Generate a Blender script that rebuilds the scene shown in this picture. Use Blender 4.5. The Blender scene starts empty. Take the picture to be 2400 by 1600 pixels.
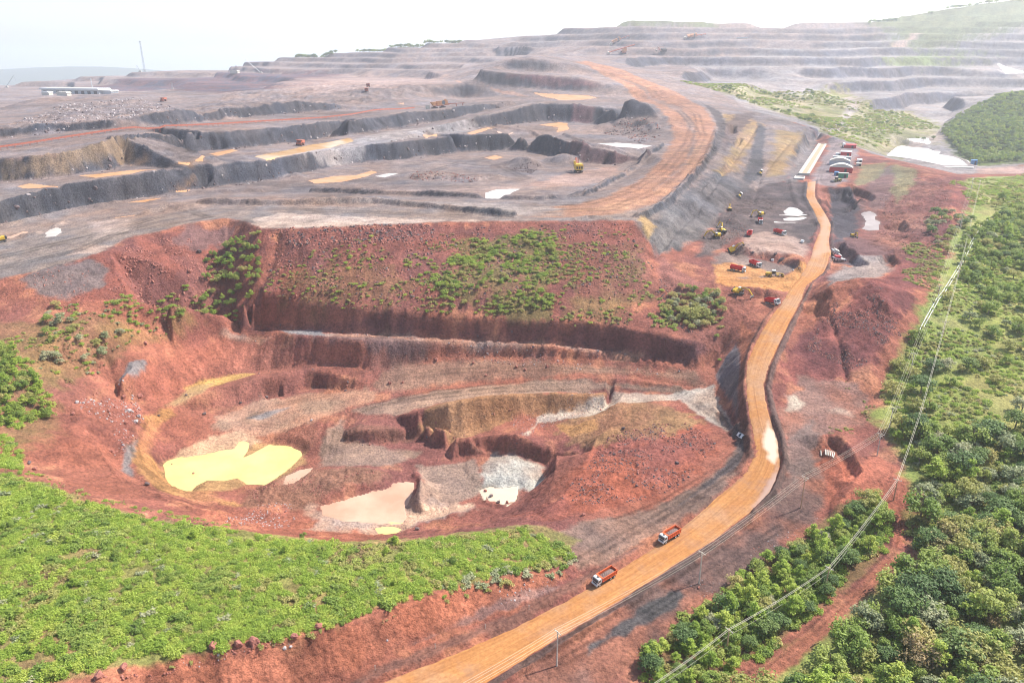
import bpy, bmesh, math, random, time
import numpy as np
from mathutils import Vector, Matrix
from mathutils.geometry import delaunay_2d_cdt
T0 = time.time()
R_ = random.Random(7)
rng = np.random.default_rng(11)
scene = bpy.context.scene
COL = scene.collection

# ------------------------------------------------------------------ camera, sky, sun, exposure
CAM_Z, PITCH, FOV = 150.0, math.radians(20.5), 2 * math.atan(1176 / 1743)
cam = bpy.data.cameras.new('camera'); cam_o = bpy.data.objects.new('camera', cam); COL.objects.link(cam_o)
cam_o.location = (0, 0, CAM_Z); cam_o.rotation_euler = (math.pi / 2 - PITCH, 0, 0)
cam.sensor_fit = 'HORIZONTAL'; cam.angle = FOV; cam.clip_start = 1; cam.clip_end = 60000
scene.camera = cam_o
SUN_AZ, SUN_EL = math.radians(24), math.radians(50)      # azimuth measured from +X towards +Y
SDIR = Vector((math.cos(SUN_AZ) * math.cos(SUN_EL), math.sin(SUN_AZ) * math.cos(SUN_EL), math.sin(SUN_EL)))
world = bpy.data.worlds.new('World'); scene.world = world; world.use_nodes = True
wn = world.node_tree
sky = wn.nodes.new('ShaderNodeTexSky'); sky.sky_type = 'NISHITA'; sky.sun_disc = False
sky.sun_elevation = SUN_EL; sky.sun_rotation = math.pi / 2 - SUN_AZ
sky.altitude = 0; sky.air_density = 1.0; sky.dust_density = 1.2; sky.ozone_density = 1.0
bg = wn.nodes['Background']; bg.inputs['Strength'].default_value = 0.14
wn.links.new(sky.outputs[0], bg.inputs['Color'])
sun = bpy.data.lights.new('sun', 'SUN'); sun.energy = 5.0; sun.angle = math.radians(0.6); sun.color = (1.0, 0.95, 0.87)
sun_o = bpy.data.objects.new('sun', sun); COL.objects.link(sun_o)
sun_o.rotation_euler = (-SDIR).to_track_quat('-Z', 'Y').to_euler(); sun_o.location = (300, 300, 600)
scene.view_settings.view_transform = 'Standard'; scene.view_settings.look = 'None'
scene.view_settings.exposure = 0.8; scene.view_settings.gamma = 1.0
scene.cycles.pixel_filter_type = 'BLACKMAN_HARRIS'; scene.cycles.filter_width = 1.1; scene.cycles.max_bounces = 6; scene.cycles.volume_bounces = 1; scene.cycles.transparent_max_bounces = 8

# ------------------------------------------------------------------ measuring helpers (survey of the site)
cp, sp = math.cos(PITCH), math.sin(PITCH)
def ray(px, py):
    a, b = px - 1176.0, 784.0 - py
    return np.array([a, 1743 * cp + b * sp, -1743 * sp + b * cp])
def PZ(px, py, z):
    r = ray(px, py); t = (z - CAM_Z) / r[2]
    return (r[0] * t, r[1] * t, z)
def PD(px, py, d):
    r = ray(px, py); t = d / r[1]
    return (r[0] * t, r[1] * t, CAM_Z + r[2] * t)

# ------------------------------------------------------------------ value noise on world coordinates
def _hash(ix, iy, s):
    h = (ix.astype(np.int64) * 374761393 + iy.astype(np.int64) * 668265263 + s * 1442695041) & 0xffffffff
    h = ((h ^ (h >> 13)) * 1274126177) & 0xffffffff
    return ((h ^ (h >> 16)) & 0xffff).astype(np.float32) / 65535.0
def vnoise(x, y, s=0):
    fx, fy = np.floor(x), np.floor(y)
    tx, ty = (x - fx), (y - fy)
    tx = tx * tx * (3 - 2 * tx); ty = ty * ty * (3 - 2 * ty)
    a, b, c, d = _hash(fx, fy, s), _hash(fx + 1, fy, s), _hash(fx, fy + 1, s), _hash(fx + 1, fy + 1, s)
    return ((a * (1 - tx) + b * tx) * (1 - ty) + (c * (1 - tx) + d * tx) * ty) * 2 - 1
def fbm(x, y, scale, octs=4, s=0):
    v = np.zeros_like(x); a, t = 1.0, 0.0
    for o in range(octs):
        v += a * vnoise(x / scale + 17.3 * o, y / scale - 9.1 * o, s + o); t += a; a *= 0.5; scale *= 0.5
    return v / t

# ------------------------------------------------------------------ surveyed break lines of the terrain
TIN = []
def L(*pts):
    TIN.append([PZ(*p) for p in pts])
def LD(*pts):
    TIN.append([PD(*p) for p in pts])
TOES = []
def WALL(toe, crest, k=.5, cap=None):
    """toe of a face with levels; the crest level follows from its batter"""
    T = sorted((px, PZ(px, py, z)[1], z) for px, py, z in toe); tx = [t[0] for t in T]; out = []
    for px, py in crest:
        d, z = np.interp(px, tx, [t[1] for t in T]), np.interp(px, tx, [t[2] for t in T]); r = ray(px, py); tn = -r[2] / r[1]
        zc = (CAM_Z + k * z * tn - d * tn) / (1 + k * tn); zc = max(zc, z + .5)
        if cap: zc = min(zc, z + cap)
        out.append((px, py, zc))
    TOES.append([PZ(*t) for t in toe]); L(*toe); L(*out); return out
def lev(line, pts, dz=0.0):
    q = sorted(line); return [(px, py, float(np.interp(px, [a[0] for a in q], [a[2] for a in q])) + dz) for px, py in pts]
# main haul road: left edge, right edge, level
ROAD = [(640,1668,800,1740,0),(867,1568,985,1640,0),(1010,1512,1130,1560,0),(1177,1440,1250,1484,0),(1331,1360,1400,1393,0),
 (1450,1288,1516,1320,.3),(1568,1207,1640,1240,1),(1640,1145,1722,1178,2.2),(1700,1090,1770,1127,4),(1728,1045,1795,1065,6),
 (1729,1002,1788,1010,8.5),(1720,955,1770,958,11.5),(1713,885,1756,890,15.5),(1716,835,1768,840,19),(1735,785,1788,795,22.5),
 (1765,735,1815,740,26),(1795,696,1842,692,28.5),(1815,663,1861,655,30.5),(1840,630,1895,625,32.5),(1862,590,1908,585,34.5),
 (1872,555,1906,550,36),(1884,522,1910,515,37.5),(1870,487,1893,485,39.5),(1851,452,1873,450,41),(1855,418,1875,416,42.5)]
L(*[(a,b,z) for a,b,c,d,z in ROAD]); L(*[(c,d,z) for a,b,c,d,z in ROAD])
# cut bank beside the road (toe, crest)
L((420,1700,.5),(600,1625,.5),(743,1564,.5),(784,1557,.5),(851,1520,.5),(951,1474,.5),(1084,1427,.5),(1184,1404,.5),(1251,1367,.5),(1317,1320,.6),(1420,1255,.8),(1500,1195,1.2))
L((-300,1720,13),(60,1600,13),(217,1564,13),(300,1520,12),(483,1494,11.5),(600,1480,11),(683,1464,10.5),(784,1440,9.5),(884,1404,9),(984,1375,8),(1067,1340,6.5),(1160,1322,5),(1217,1314,4),(1280,1300,2.2))
# overgrown rise between road and pit
L((-400,1450,15),(0,1420,14),(300,1380,13),(600,1350,12),(900,1320,9.5),(1100,1290,6))
L((-400,1250,13),(0,1230,12.5),(300,1260,12),(600,1280,11),(900,1275,8.5),(1150,1260,5),(1300,1260,2.5))
L((-400,1080,13),(-100,1060,12),(40,1085,11),(150,1130,10),(330,1185,9),(500,1212,8),(620,1232,7.5),(800,1250,7),(1000,1240,5.5),(1200,1212,3.5),(1330,1195,2),(1430,1175,1.5))
# near pit rim bench and floor edge
L((90,1060,4),(180,1100,1),(300,1150,-2),(420,1185,-4),(520,1212,-5),(640,1236,-5),(800,1246,-6),(960,1236,-7),(1100,1215,-6),(1230,1185,-4),(1290,1150,-2))
L((250,1020,-6),(270,1080,-8),(340,1120,-11),(450,1155,-15),(560,1185,-18),(680,1215,-20),(860,1228,-20.5),(1000,1215,-20),(1130,1195,-15),(1190,1175,-12))
# left flank of the pit
L((60,960,8),(110,1000,6),(140,1040,3)); L((170,900,8),(190,960,3),(220,1020,-1),(260,1080,-5))
L((265,885,1),(275,930,-3),(280,980,-5),(290,1040,-7),(340,1105,-10))
L((330,960,-9),(310,1010,-9.5),(320,1060,-10.5),(380,1115,-14))
L((400,930,-12),(365,980,-15),(350,1040,-17),(380,1085,-20),(430,1120,-21.5))
# pit floor
L((380,1070,-22),(430,1115,-22),(560,1110,-22),(690,1050,-22),(620,1020,-22),(540,1025,-22),(440,1045,-22))
L((520,960,-19),(560,1000,-21.5)); L((560,1150,-20),(640,1130,-19),(740,1110,-18.5),(800,1090,-18),(900,1080,-18.5))
L((720,1180,-21.5),(850,1150,-22),(950,1125,-22),(930,1190,-22),(1050,1170,-21.5),(1090,1150,-21.5))
L((1000,1060,-20),(1080,1060,-20),(1000,1120,-20.5),(1090,1110,-20.5)); L((980,1100,-16),(955,1130,-16))
L((800,1040,-19),(900,1040,-19.5),(980,1035,-19))
# mid bench in the pit: toe / crest
WALL([(480,945,-18),(540,925,-17.5),(600,912,-17),(650,905,-16.5),(720,890,-15.5),(790,895,-13),(850,893,-10.8)], [(470,905),(530,882),(600,870),(700,851),(760,856),(830,880)], .6, 7.5)
# corrugated wall, terrace above it, dark upper wall
cw = WALL([(285,925,-4),(330,920,-8),(400,900,-10),(450,880,-10),(560,855,-10),(620,850,-10),(700,842,-7.5),(780,835,-5),(850,848,-5.5),(900,840,-4.5),(1010,824,-2),(1100,817,-.3),(1250,822,.8),(1400,828,2.2),(1500,840,3),(1600,854,4)],
 [(280,868),(320,830),(400,798),(500,772),(600,760),(700,770),(830,782),(1000,786),(1100,788),(1270,798),(1400,811),(1470,823),(1560,842)], .42, 15)
dt = lev(cw, [(380,768),(450,752),(520,747),(650,753),(860,767),(1084,779),(1284,789),(1400,800),(1480,815),(1570,833)], .6)
dw = WALL(dt, [(400,752),(480,737),(560,714),(700,701),(900,715),(1100,737),(1300,743),(1400,751),(1500,767),(1600,791),(1640,804)], .22, 13)
# pit ramp and bench road
L((740,1010,-18),(760,970,-16),(800,940,-13.5),(900,912,-11),(1050,885,-8),(1200,872,-5),(1350,862,-1.5),(1500,868,0),(1620,890,1))
L((790,1000,-18),(800,955,-15),(905,958,-13),(1000,930,-10.5),(1100,910,-8.2),(1250,900,-6),(1390,903,-4.5),(1500,900,-2.8),(1570,905,-1.8))
L((1620,890,1),(1660,935,2),(1690,970,3),(1712,1000,4.5)); L((1560,920,-2),(1620,950,0),(1660,985,2),(1690,1010,3.5))
# excavated steps in the pit (bench road cut, lower bench, hole)
WALL([(930,985,-15),(1000,990,-15),(1060,1000,-14.5),(1100,985,-13.5),(1160,968,-12.5),(1260,949,-11),(1330,945,-10),(1392,940,-9)], [(940,950),(1030,925),(1100,911),(1250,901),(1390,904)], .55)
WALL([(795,1014,-18.5),(860,1018,-18.5),(930,1008,-18.5),(970,1010,-18.5),(1025,1030,-18.5)], [(795,985),(860,988),(925,988),(960,972),(1020,985)], .3)
WALL([(1030,1035,-18.8),(1060,1046,-19.5),(1130,1054,-20),(1200,1060,-20.5),(1250,1068,-21)], [(1050,1008),(1100,1010),(1180,1014),(1240,1026),(1270,1040)], .2)
L((1256,1075,-21),(1252,1095,-21),(1238,1115,-21.5),(1192,1152,-21.5)); L((1278,1048,-9),(1276,1080,-8.5),(1266,1120,-8),(1252,1150,-7),(1222,1172,-9))
L((1250,985,-12.3),(1300,1010,-12.5),(1335,1030,-12),(1340,1050,-11)); L((1400,985,-5),(1375,1005,-5),(1362,1040,-4.5),(1350,1075,-4)); L((1400,915,-7.5),(1385,945,-8.5),(1320,968,-9.8))
# red mound between pit and road
L((1420,930,-3),(1400,980,-3.5),(1370,1010,-4),(1350,1060,-3),(1310,1120,-3),(1290,1150,-2))
L((1560,940,-.5),(1520,990,0),(1480,1060,1),(1440,1120,1),(1400,1150,1)); L((1640,990,2.5),(1660,1030,3),(1620,1080,2.5),(1560,1120,2),(1480,1160,1.5))
L((1690,1020,4),(1715,1040,5),(1690,1065,3.8),(1620,1125,2),(1540,1180,1.3),(1420,1245,.8))
# dark bank left of the road above the pit
L((1650,865,4),(1660,900,3.5),(1690,960,4),(1710,985,5.5)); L((1690,800,14),(1690,850,13.5),(1700,900,12.5),(1708,960,10),(1716,1000,7.5))
L((1640,830,6),(1660,800,12),(1700,760,20)); L((1700,735,23),(1690,780,17))
# big overgrown slope: brow (edge of the upper plateau)
L((-420,690,38),(-150,655,39),(0,640,40),(60,628,41.5),(100,618,43),(200,590,45.5),(250,577,47),(290,545,49),(370,530,51.5),(430,512,53),(510,500,54),(560,508,54),(600,524,53.5),(700,526,53.5),(800,521,54),(900,516,54),(1000,510,54),(1150,507,54),(1300,507,54),(1450,506,54))
L((-420,790,28),(-100,760,28.5),(0,722,30),(90,716,30),(170,720,29),(240,700,30.5),(300,690,30),(360,690,28),(420,700,24),(460,715,19),(500,722,16))
L((380,610,38),(450,600,37),(520,570,40)); L((430,660,27),(500,640,27.5),(560,640,29),(600,650,29),(640,600,38))
L((560,690,22),(650,670,26),(800,660,29),(1000,660,30),(1200,665,30),(1400,670,29),(1480,680,27))
L((700,600,39),(900,595,40),(1100,590,40),(1300,592,40),(1460,600,39))
# left vegetated terrace
L((-420,900,22),(-100,870,22),(0,850,22),(80,800,23.5),(150,770,24.5),(250,750,23),(330,742,18),(400,735,15))
L((-420,1000,17),(0,930,14),(80,900,13.5),(150,850,14),(220,820,14),(290,800,12),(350,785,9.5))
# right end of the slope, gully, rock toe
L((1470,510,53.5),(1500,590,38.5),(1520,640,31),(1560,690,24),(1620,740,20)); L((1540,660,29),(1640,650,31),(1640,700,26),(1690,700,26.5),(1720,735,24.5))
L((1560,770,17),(1620,770,17),(1660,760,19))
# upper haul road outer edge and dump slope
L((1450,503,54),(1480,492,54.3),(1520,470,55),(1560,436,56.5),(1600,390,59),(1625,350,61.5),(1640,310,65)); LD((1645,285,1010),(1625,258,1110),(1590,235,1230),(1540,215,1330),(1480,190,1440),(1400,160,1600),(1340,143,1750))
L((1505,590,38),(1560,570,38),(1610,545,38.5),(1650,505,39),(1690,462,40.5),(1720,440,42),(1760,425,43),(1800,415,44))
LD((1655,270,1090),(1700,262,1120),(1740,258,1150),(1790,270,1120),(1840,285,1090),(1900,310,1040),(1960,335,970),(2000,352,910),(2050,366,850),(2120,390,770),(2200,420,690),(2260,432,660))
LD((1665,330,900),(1690,310,960),(1720,290,1030)); LD((1700,410,720),(1740,370,800),(1775,325,910),(1800,300,990)); LD((1760,415,720),(1800,370,800),(1830,330,900),(1850,310,970))
L((1600,470,50),(1640,420,52.5),(1680,360,55))
# container yard
L((1812,415,44),(1835,370,45),(1860,335,46),(1880,318,46.5)); L((1950,320,46.5),(1975,345,46),(1965,380,45.5),(1950,415,44),(1920,425,43.5))
# loading bench west of the road
L((1650,560,37),(1700,500,39.5),(1760,480,40),(1800,470,40.5),(1860,500,38.5)); L((1862,562,36.3),(1790,545,37.3),(1700,545,37.5),(1650,575,37))
wq = WALL([(1690,588,33.2),(1740,591,33),(1790,603,32.8),(1818,614,32.6),(1836,624,32.6)], [(1690,570),(1745,568),(1800,579),(1840,596),(1852,608)], .5, 5); L(*[(p[0] + 4, p[1] - 7, p[2]) for p in wq]); L((1650,625,32.5),(1700,625,32),(1760,635,32),(1800,630,32.3))
L((1650,650,31),(1720,655,31),(1800,650,31.2)); L((1730,670,29.5),(1770,668,29.5)); L((1690,690,28),(1740,690,28))
# red dumps right of the road
L((1850,720,27),(1880,690,31),(1900,665,37),(1920,645,40),(1980,640,42),(2010,655,42),(2030,690,40)); L((1920,700,33),(1990,720,34),(2060,720,34))
L((1830,790,23),(1880,770,25),(1950,790,26),(2030,800,26)); L((1800,850,17.5),(1840,880,15),(1900,870,16.5),(2000,860,20)); L((1790,930,12),(1830,920,13),(1900,940,12.5),(1990,930,14),(2010,900,16))
L((1815,1010,8.5),(1900,980,10.5),(1970,960,12)); L((1820,1090,5.5),(1880,1050,6.5),(1890,1090,5.5),(1925,1125,5.5),(1900,1170,3.5))
L((1882,998,11.5),(1930,1010,12),(1958,1045,11.5),(1972,1085,10.5),(1955,1125,9),(1925,1165,6)); L((2018,1045,9.5),(2090,1090,9.5),(2060,1150,7),(2080,1220,5.5),(2050,1280,4))
L((1924,600,34.5),(1990,600,35),(2060,595,36),(2100,640,36),(2130,680,35)); L((1940,570,35),(1960,560,37),(1985,600,35.5)); L((1930,530,35.5),(1960,540,35),(2020,520,36),(2040,560,36))
L((1905,430,43),(1960,432,43),(1970,470,42),(1925,500,38),(1905,480,38)); L((1920,450,36),(1955,455,36),(1935,480,35.5))
L((1990,420,44.5),(2010,400,45),(2010,450,42),(2000,480,38)); L((2040,380,46),(2090,385,49),(2150,400,50),(2190,440,49),(2180,500,45),(2140,540,41)); L((2050,490,39),(2100,470,44),(2130,430,48))
L((2060,560,36.5),(2110,560,38),(2160,560,39)); L((2100,750,29),(2140,700,33))
# overgrown ground on the right
L((1400,1500,-1),(1500,1430,-1),(1600,1350,-.6),(1720,1270,.4),(1850,1190,2.2)); L((1290,1560,-1),(1200,1640,-1.5)); L((1430,1568,-3),(1500,1510,-3),(1600,1430,-2.5),(1740,1310,-1),(1900,1190,2.5))
L((1400,1700,-4),(1680,1568,-3),(1850,1440,-1),(1950,1350,1.2)); L((1700,1750,-3),(1800,1600,-1.5),(2000,1500,0),(2200,1400,3),(2352,1300,6),(2600,1200,10)); L((2352,1568,1),(2600,1500,5),(2300,1750,-2),(2700,1750,0))
L((2100,1150,8.5),(2200,1100,11),(2352,1100,12),(2700,1050,15)); L((2100,950,15),(2300,950,18),(2700,920,22)); L((2050,850,19),(2250,800,24),(2352,750,28),(2700,720,32)); L((2150,600,36),(2300,600,36),(2450,590,37),(2750,580,38)); L((2200,500,42),(2300,470,43),(2400,450,44),(2750,470,44))
# upper pit: plateau, inner floor, benches
L((-420,600,43),(-150,565,43),(0,545,43.5),(150,520,45),(300,500,48),(450,470,50.5),(600,460,52),(800,465,53.5),(1000,470,54),(1200,490,54),(1380,480,54.3))
L((-420,560,43.5),(0,522,45),(100,497,46),(267,468,47.5),(367,456,48.5),(467,450,49),(700,447,51),(900,453,52.5),(1100,462,54),(1250,465,54.5),(1380,452,55),(1470,420,56.5),(1530,370,59.5)); LD((1552,330,850),(1545,290,960),(1520,255,1080),(1490,238,1200))
L((720,440,48.5),(900,445,48.8),(1100,452,49),(1230,455,49),(1330,447,49.5),(1420,410,50),(1450,385,50))
L((900,400,48.5),(1100,400,48.5),(1300,410,49),(1390,395,49.5))
c1 = WALL([(-420,540,43.5),(0,517,45.5),(100,490,46.5),(267,461,48),(367,447,48.5),(467,433,48.5),(633,410,48.5),(784,378,48.5),(917,367,48.5),(1051,350,48.5),(1194,344,48.5),(1267,354,49),(1340,375,49),(1411,378,49.5)],
 [(-420,480),(0,463),(40,453),(160,423),(367,393),(470,392),(550,368),(593,370),(640,362),(784,344),(884,330),(1017,317),(1167,307),(1251,313),(1317,330),(1411,347)])
L((1467,367,54),(1494,353,60))
t2 = lev(c1, [(-420,440),(0,416),(83,411),(167,401),(267,387),(290,372),(400,354),(433,349),(533,341),(667,328),(784,312)], .5)
c2 = WALL(t2, [(-420,395),(0,363),(60,359),(167,349),(233,323),(400,313),(500,301),(667,290),(783,279)], .7)
zr = float(t2[-1][2])
tb = lev(c1, [(905,326),(984,308),(1060,299),(1134,289),(1257,279),(1351,284),(1401,286),(1440,296)], .3)
ramp_l = WALL(tb, [(915,320),(984,299),(1117,268),(1200,249),(1225,243),(1251,238),(1330,241),(1384,247),(1440,251),(1477,253)], .5)
ramp_u = lev(ramp_l, [(800,311),(870,302),(951,289),(1040,271),(1117,254),(1190,239)], .4)
c2r = WALL(ramp_u, [(800,277),(870,268),(951,258),(1040,247),(1117,239),(1180,231)], .6, 15)
L((1500,335,61.5),(1480,310,64),(1520,300,66)); L((1440,272,70),(1475,264,75),(1515,275,74),(1500,300,68))
zt = lev(c2, [(0,345),(267,317),(500,295),(783,272)], .3)
L(*zt); LD((951,253,1150),(1080,236,1260))
# far left benches and plain
t3 = lev(c2, [(-420,330),(0,318),(130,305),(300,294),(430,286),(520,273),(640,262),(784,253)], 1.0)
c3 = WALL(t3, [(-420,290),(0,292),(130,287),(250,275),(350,260),(410,257),(440,268),(520,252),(600,242),(660,234),(784,243)], 1.0)
LD((-420,262,1150),(0,262,1120),(150,237,1220),(250,223,1320),(330,222,1350),(370,238,1230),(450,226,1290),(520,213,1380),(600,205,1480),(700,196,1560),(784,190,1640))
LD((784,240,1180),(900,226,1260),(1000,222,1350),(1067,229,1390)); LD((680,245,1200),(784,229,1230),(900,206,1320),(1017,194,1400),(1067,195,1420),(1144,213,1395),(1180,222,1350))
LD((-420,245,1700),(0,238,1600),(100,228,1650),(250,215,1800),(400,205,1900),(600,190,1900),(784,175,2000),(900,180,1800),(1040,184,1620),(1100,190,1560))
LD((-420,235,2100),(0,222,2100),(200,205,2200),(400,185,2300),(600,170,2350),(784,160,2350),(950,150,2300),(1080,150,2100))
LD((-420,212,2600),(0,204,2600),(150,196,2650),(190,180,2700),(330,168,2700),(440,163,2750),(545,160,2750),(560,147,2750),(640,136,2750),(690,134,2780),(780,125,2800),(850,118,2800),(950,108,2800),(1050,96,2850),(1150,87,2900),(1250,79,2950),(1350,62,3000),(1450,52,3050),(1550,52,3100),(1650,57,3100),(1800,60,3050),(1950,62,3000),(2010,56,3100),(2060,46,3200),(2150,26,3250),(2250,8,3300),(2350,-4,3350),(2600,-20,3400))
# double stack of cut blocks beside the upper road
LD((1091,182,1440),(1120,190,1430),(1177,198,1420),(1270,207,1400),(1367,214,1370),(1467,234,1290)); LD((1104,161,1452),(1184,171,1434),(1250,173,1424),(1331,178,1410),(1391,191,1395),(1477,231,1330))
LD((1120,155,1500),(1161,159,1500),(1240,166,1495),(1331,171,1490)); LD((1165,140,1515),(1181,131,1520),(1240,136,1525),(1304,144,1530),(1335,158,1530)); LD((1220,128,1700),(1310,140,1700))
LD((1250,231,1280),(1320,223,1320),(1420,233,1290),(1490,242,1220))
# far right: terraced hillside, valley and ridge
LD((1420,150,1760),(1500,165,1640),(1560,190,1520),(1620,205,1430),(1700,235,1330)); LD((1400,110,2300),(1550,130,2150),(1650,170,1900),(1750,210,1650)); LD((1300,120,2150),(1400,133,1950))
LD((1500,90,2600),(1700,95,2550),(1850,110,2450),(2000,135,2250)); LD((1800,150,2000),(1900,165,1950),(2000,190,1850),(2060,222,1700)); LD((1100,130,2450),(1250,105,2650))
LD((1760,255,1250),(1850,265,1350),(1900,250,1450),(2000,235,1600),(2080,245,1600)); LD((1880,300,1100),(1950,280,1280),(2050,290,1350),(2100,270,1500),(2150,265,1550))
LD((2050,340,1150),(2100,330,1180),(2150,310,1280),(2170,280,1420),(2190,270,1480)); LD((2040,365,1020),(2100,380,950),(2200,400,880),(2250,385,960),(2352,395,930),(2600,400,920),(2750,410,900))
LD((2100,200,1950),(2200,160,2250),(2352,150,2400),(2600,140,2500)); LD((2110,240,1700),(2200,238,1750),(2352,225,1850),(2600,215,1900)); LD((2100,110,2550),(2250,90,2700),(2352,80,2800),(2650,70,2900))
LD((2165,300,1280),(2200,265,1400),(2260,240,1450),(2352,216,1480),(2600,190,1500)); LD((2175,320,1200),(2200,360,1080),(2240,378,1000),(2352,374,1000),(2600,380,980)); LD((2260,300,1200),(2352,290,1220),(2600,280,1230))
# ground under the camera and falling land behind the skyline
for x in (-420, -150, 0, 140, 300): TIN.append([(x, 20, 2), (x, 90, 2 if x < 140 else -3)])
for u in np.linspace(-.9, .9, 14): TIN.append([(u * 4000, 4000, 20 if u < 0 else 250 if u > .3 else 100), (u * 4600, 4600, -150)])

def densify(pl):
    out = [pl[0]]
    for a, b in zip(pl[:-1], pl[1:]):
        n = max(1, int(math.dist(a[:2], b[:2]) / (0.012 * max(60, a[1]))))
        for k in range(1, n + 1):
            t = k / n; out.append(tuple(a[i] + (b[i] - a[i]) * t for i in range(3)))
    return out
tp = np.array([p for pl in TIN for p in densify(pl)], dtype=np.float64)

# ------------------------------------------------------------------ terrain grid: fan of rows, closer together near by
NC = 1060
_y = [60.0]
while _y[-1] < 4550:
    y = _y[-1]; r = .009 if y < 128 else .0029 if y < 480 else .0027 if y < 1150 else .0042 if y < 1600 else .0043 if y < 3000 else .012
    _y.append(y * (1 + r))
YR = np.array(_y); NR = len(YR)
UW = np.interp(np.log(YR), [math.log(60), math.log(300), math.log(1500), math.log(4550)], [1.15, .95, .80, .72])
def ij(x, y):
    j = np.interp(y, YR, np.arange(NR)); w = np.interp(y, YR, UW)
    return (x / (y * w) + 1) * .5 * (NC - 1), j
ucol = np.linspace(-1, 1, NC)
GX = (ucol[None, :] * (UW * YR)[:, None]); GY = np.repeat(YR[:, None], NC, 1)
tri = delaunay_2d_cdt([Vector((p[0], p[1])) for p in tp], [], [], 0, 1e-3)
tv = np.array([(v.x, v.y) for v in tri[0]]); tz = np.zeros(len(tv))
for k, o in enumerate(tri[3]): tz[k] = np.mean(tp[o, 2]) if len(o) else 0
H = np.full((NR, NC), np.nan)
ti, tj = ij(tv[:, 0], np.maximum(tv[:, 1], 1))
for f in tri[2]:
    a, b, c = f[0], f[1], f[2]
    i0, i1 = int(min(ti[a], ti[b], ti[c])) - 2, int(max(ti[a], ti[b], ti[c])) + 3
    j0, j1 = int(min(tj[a], tj[b], tj[c])) - 1, int(max(tj[a], tj[b], tj[c])) + 2
    i0, i1, j0, j1 = max(i0, 0), min(i1, NC), max(j0, 0), min(j1, NR)
    if i0 >= i1 or j0 >= j1: continue
    X, Y = GX[j0:j1, i0:i1], GY[j0:j1, i0:i1]
    (ax, ay), (bx, by), (cx, cy) = tv[a], tv[b], tv[c]
    det = (by - cy) * (ax - cx) + (cx - bx) * (ay - cy)
    if abs(det) < 1e-9: continue
    l0 = ((by - cy) * (X - cx) + (cx - bx) * (Y - cy)) / det; l1 = ((cy - ay) * (X - cx) + (ax - cx) * (Y - cy)) / det; l2 = 1 - l0 - l1
    m = (l0 >= -1e-6) & (l1 >= -1e-6) & (l2 >= -1e-6)
    H[j0:j1, i0:i1][m] = (l0 * tz[a] + l1 * tz[b] + l2 * tz[c])[m]
for j in range(NR):                                   # beyond the survey: carry the edge value on
    ok = ~np.isnan(H[j])
    if ok.any(): H[j] = np.interp(np.arange(NC), np.where(ok)[0], H[j][ok])
    else: H[j] = H[j - 1] if j else 0
def blur(A, n):
    for _ in range(n):
        B = np.pad(A, 1, mode='edge'); A = (B[:-2, 1:-1] + B[2:, 1:-1] + B[1:-1, :-2] + B[1:-1, 2:] + 2 * A) / 6
    return A
H = blur(H, 1)
print('tin', len(tp), 'grid', NR, NC, time.time() - T0)
def hmap(x, y, A=None):
    A = H if A is None else A
    i, j = ij(np.asarray(x, float), np.asarray(y, float))
    i = np.clip(i, 0, NC - 1.001); j = np.clip(j, 0, NR - 1.001)
    i0, j0 = i.astype(int), j.astype(int); fi, fj = i - i0, j - j0
    return (A[j0, i0] * (1 - fi) + A[j0, i0 + 1] * fi) * (1 - fj) + (A[j0 + 1, i0] * (1 - fi) + A[j0 + 1, i0 + 1] * fi) * fj
def AT(px, py):
    """where the line of sight through a surveyed picture point meets the ground"""
    r = ray(px, py); ys = np.exp(np.linspace(math.log(62), math.log(4500), 2600)); t = ys / r[1]
    z = CAM_Z + r[2] * t; g = hmap(r[0] * t, ys); k = np.argmax(z < g)
    if k == 0: k = len(ys) - 1
    y0, y1 = ys[k - 1], ys[k]; d0, d1 = z[k - 1] - g[k - 1], z[k] - g[k]
    y = y0 + (y1 - y0) * d0 / (d0 - d1 + 1e-9); t = y / r[1]
    return (r[0] * t, y, float(hmap(r[0] * t, y)))

# ------------------------------------------------------------------ plan-view polygons
def poly(pts):
    return np.array([AT(*p)[:2] for p in pts])
def sdist(P, X, Y, closed=True):
    """signed distance to a plan polygon (negative inside) / distance to a polyline"""
    D = np.full(X.shape, 1e9); ins = np.zeros(X.shape, bool); n = len(P)
    for k in range(n if closed else n - 1):
        (x0, y0), (x1, y1) = P[k], P[(k + 1) % n]
        dx, dy = x1 - x0, y1 - y0; t = np.clip(((X - x0) * dx + (Y - y0) * dy) / (dx * dx + dy * dy + 1e-12), 0, 1)
        D = np.minimum(D, np.hypot(X - x0 - t * dx, Y - y0 - t * dy))
        if closed and abs(dy) > 1e-12:
            c = ((y0 > Y) != (y1 > Y)) & (X < (x1 - x0) * (Y - y0) / dy + x0); ins ^= c
    return np.where(ins, -D, D) if closed else D
def window(P, pad):
    y0, y1 = P[:, 1].min() - pad, P[:, 1].max() + pad
    j0, j1 = max(0, np.searchsorted(YR, y0) - 1), min(NR, np.searchsorted(YR, y1) + 1)
    m = np.where(((GX[j0:j1] > P[:, 0].min() - pad) & (GX[j0:j1] < P[:, 0].max() + pad)).any(0))[0]
    if len(m) == 0 or j0 >= j1: return None
    return slice(j0, j1), slice(m[0], m[-1] + 1)
sstep = lambda a, b, v: (lambda t: t * t * (3 - 2 * t))(np.clip((v - a) / (b - a), 0, 1))

# slope and direction of the bare landform
def slopes(A):
    gj = np.gradient(A, axis=0) / np.gradient(YR)[:, None]
    dx = np.gradient(GX, axis=1); gi = np.gradient(A, axis=1) / dx
    gy = gj - gi * np.gradient(GX, axis=0) / np.gradient(YR)[:, None]
    return gi, gy
H0 = H.copy()
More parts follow.
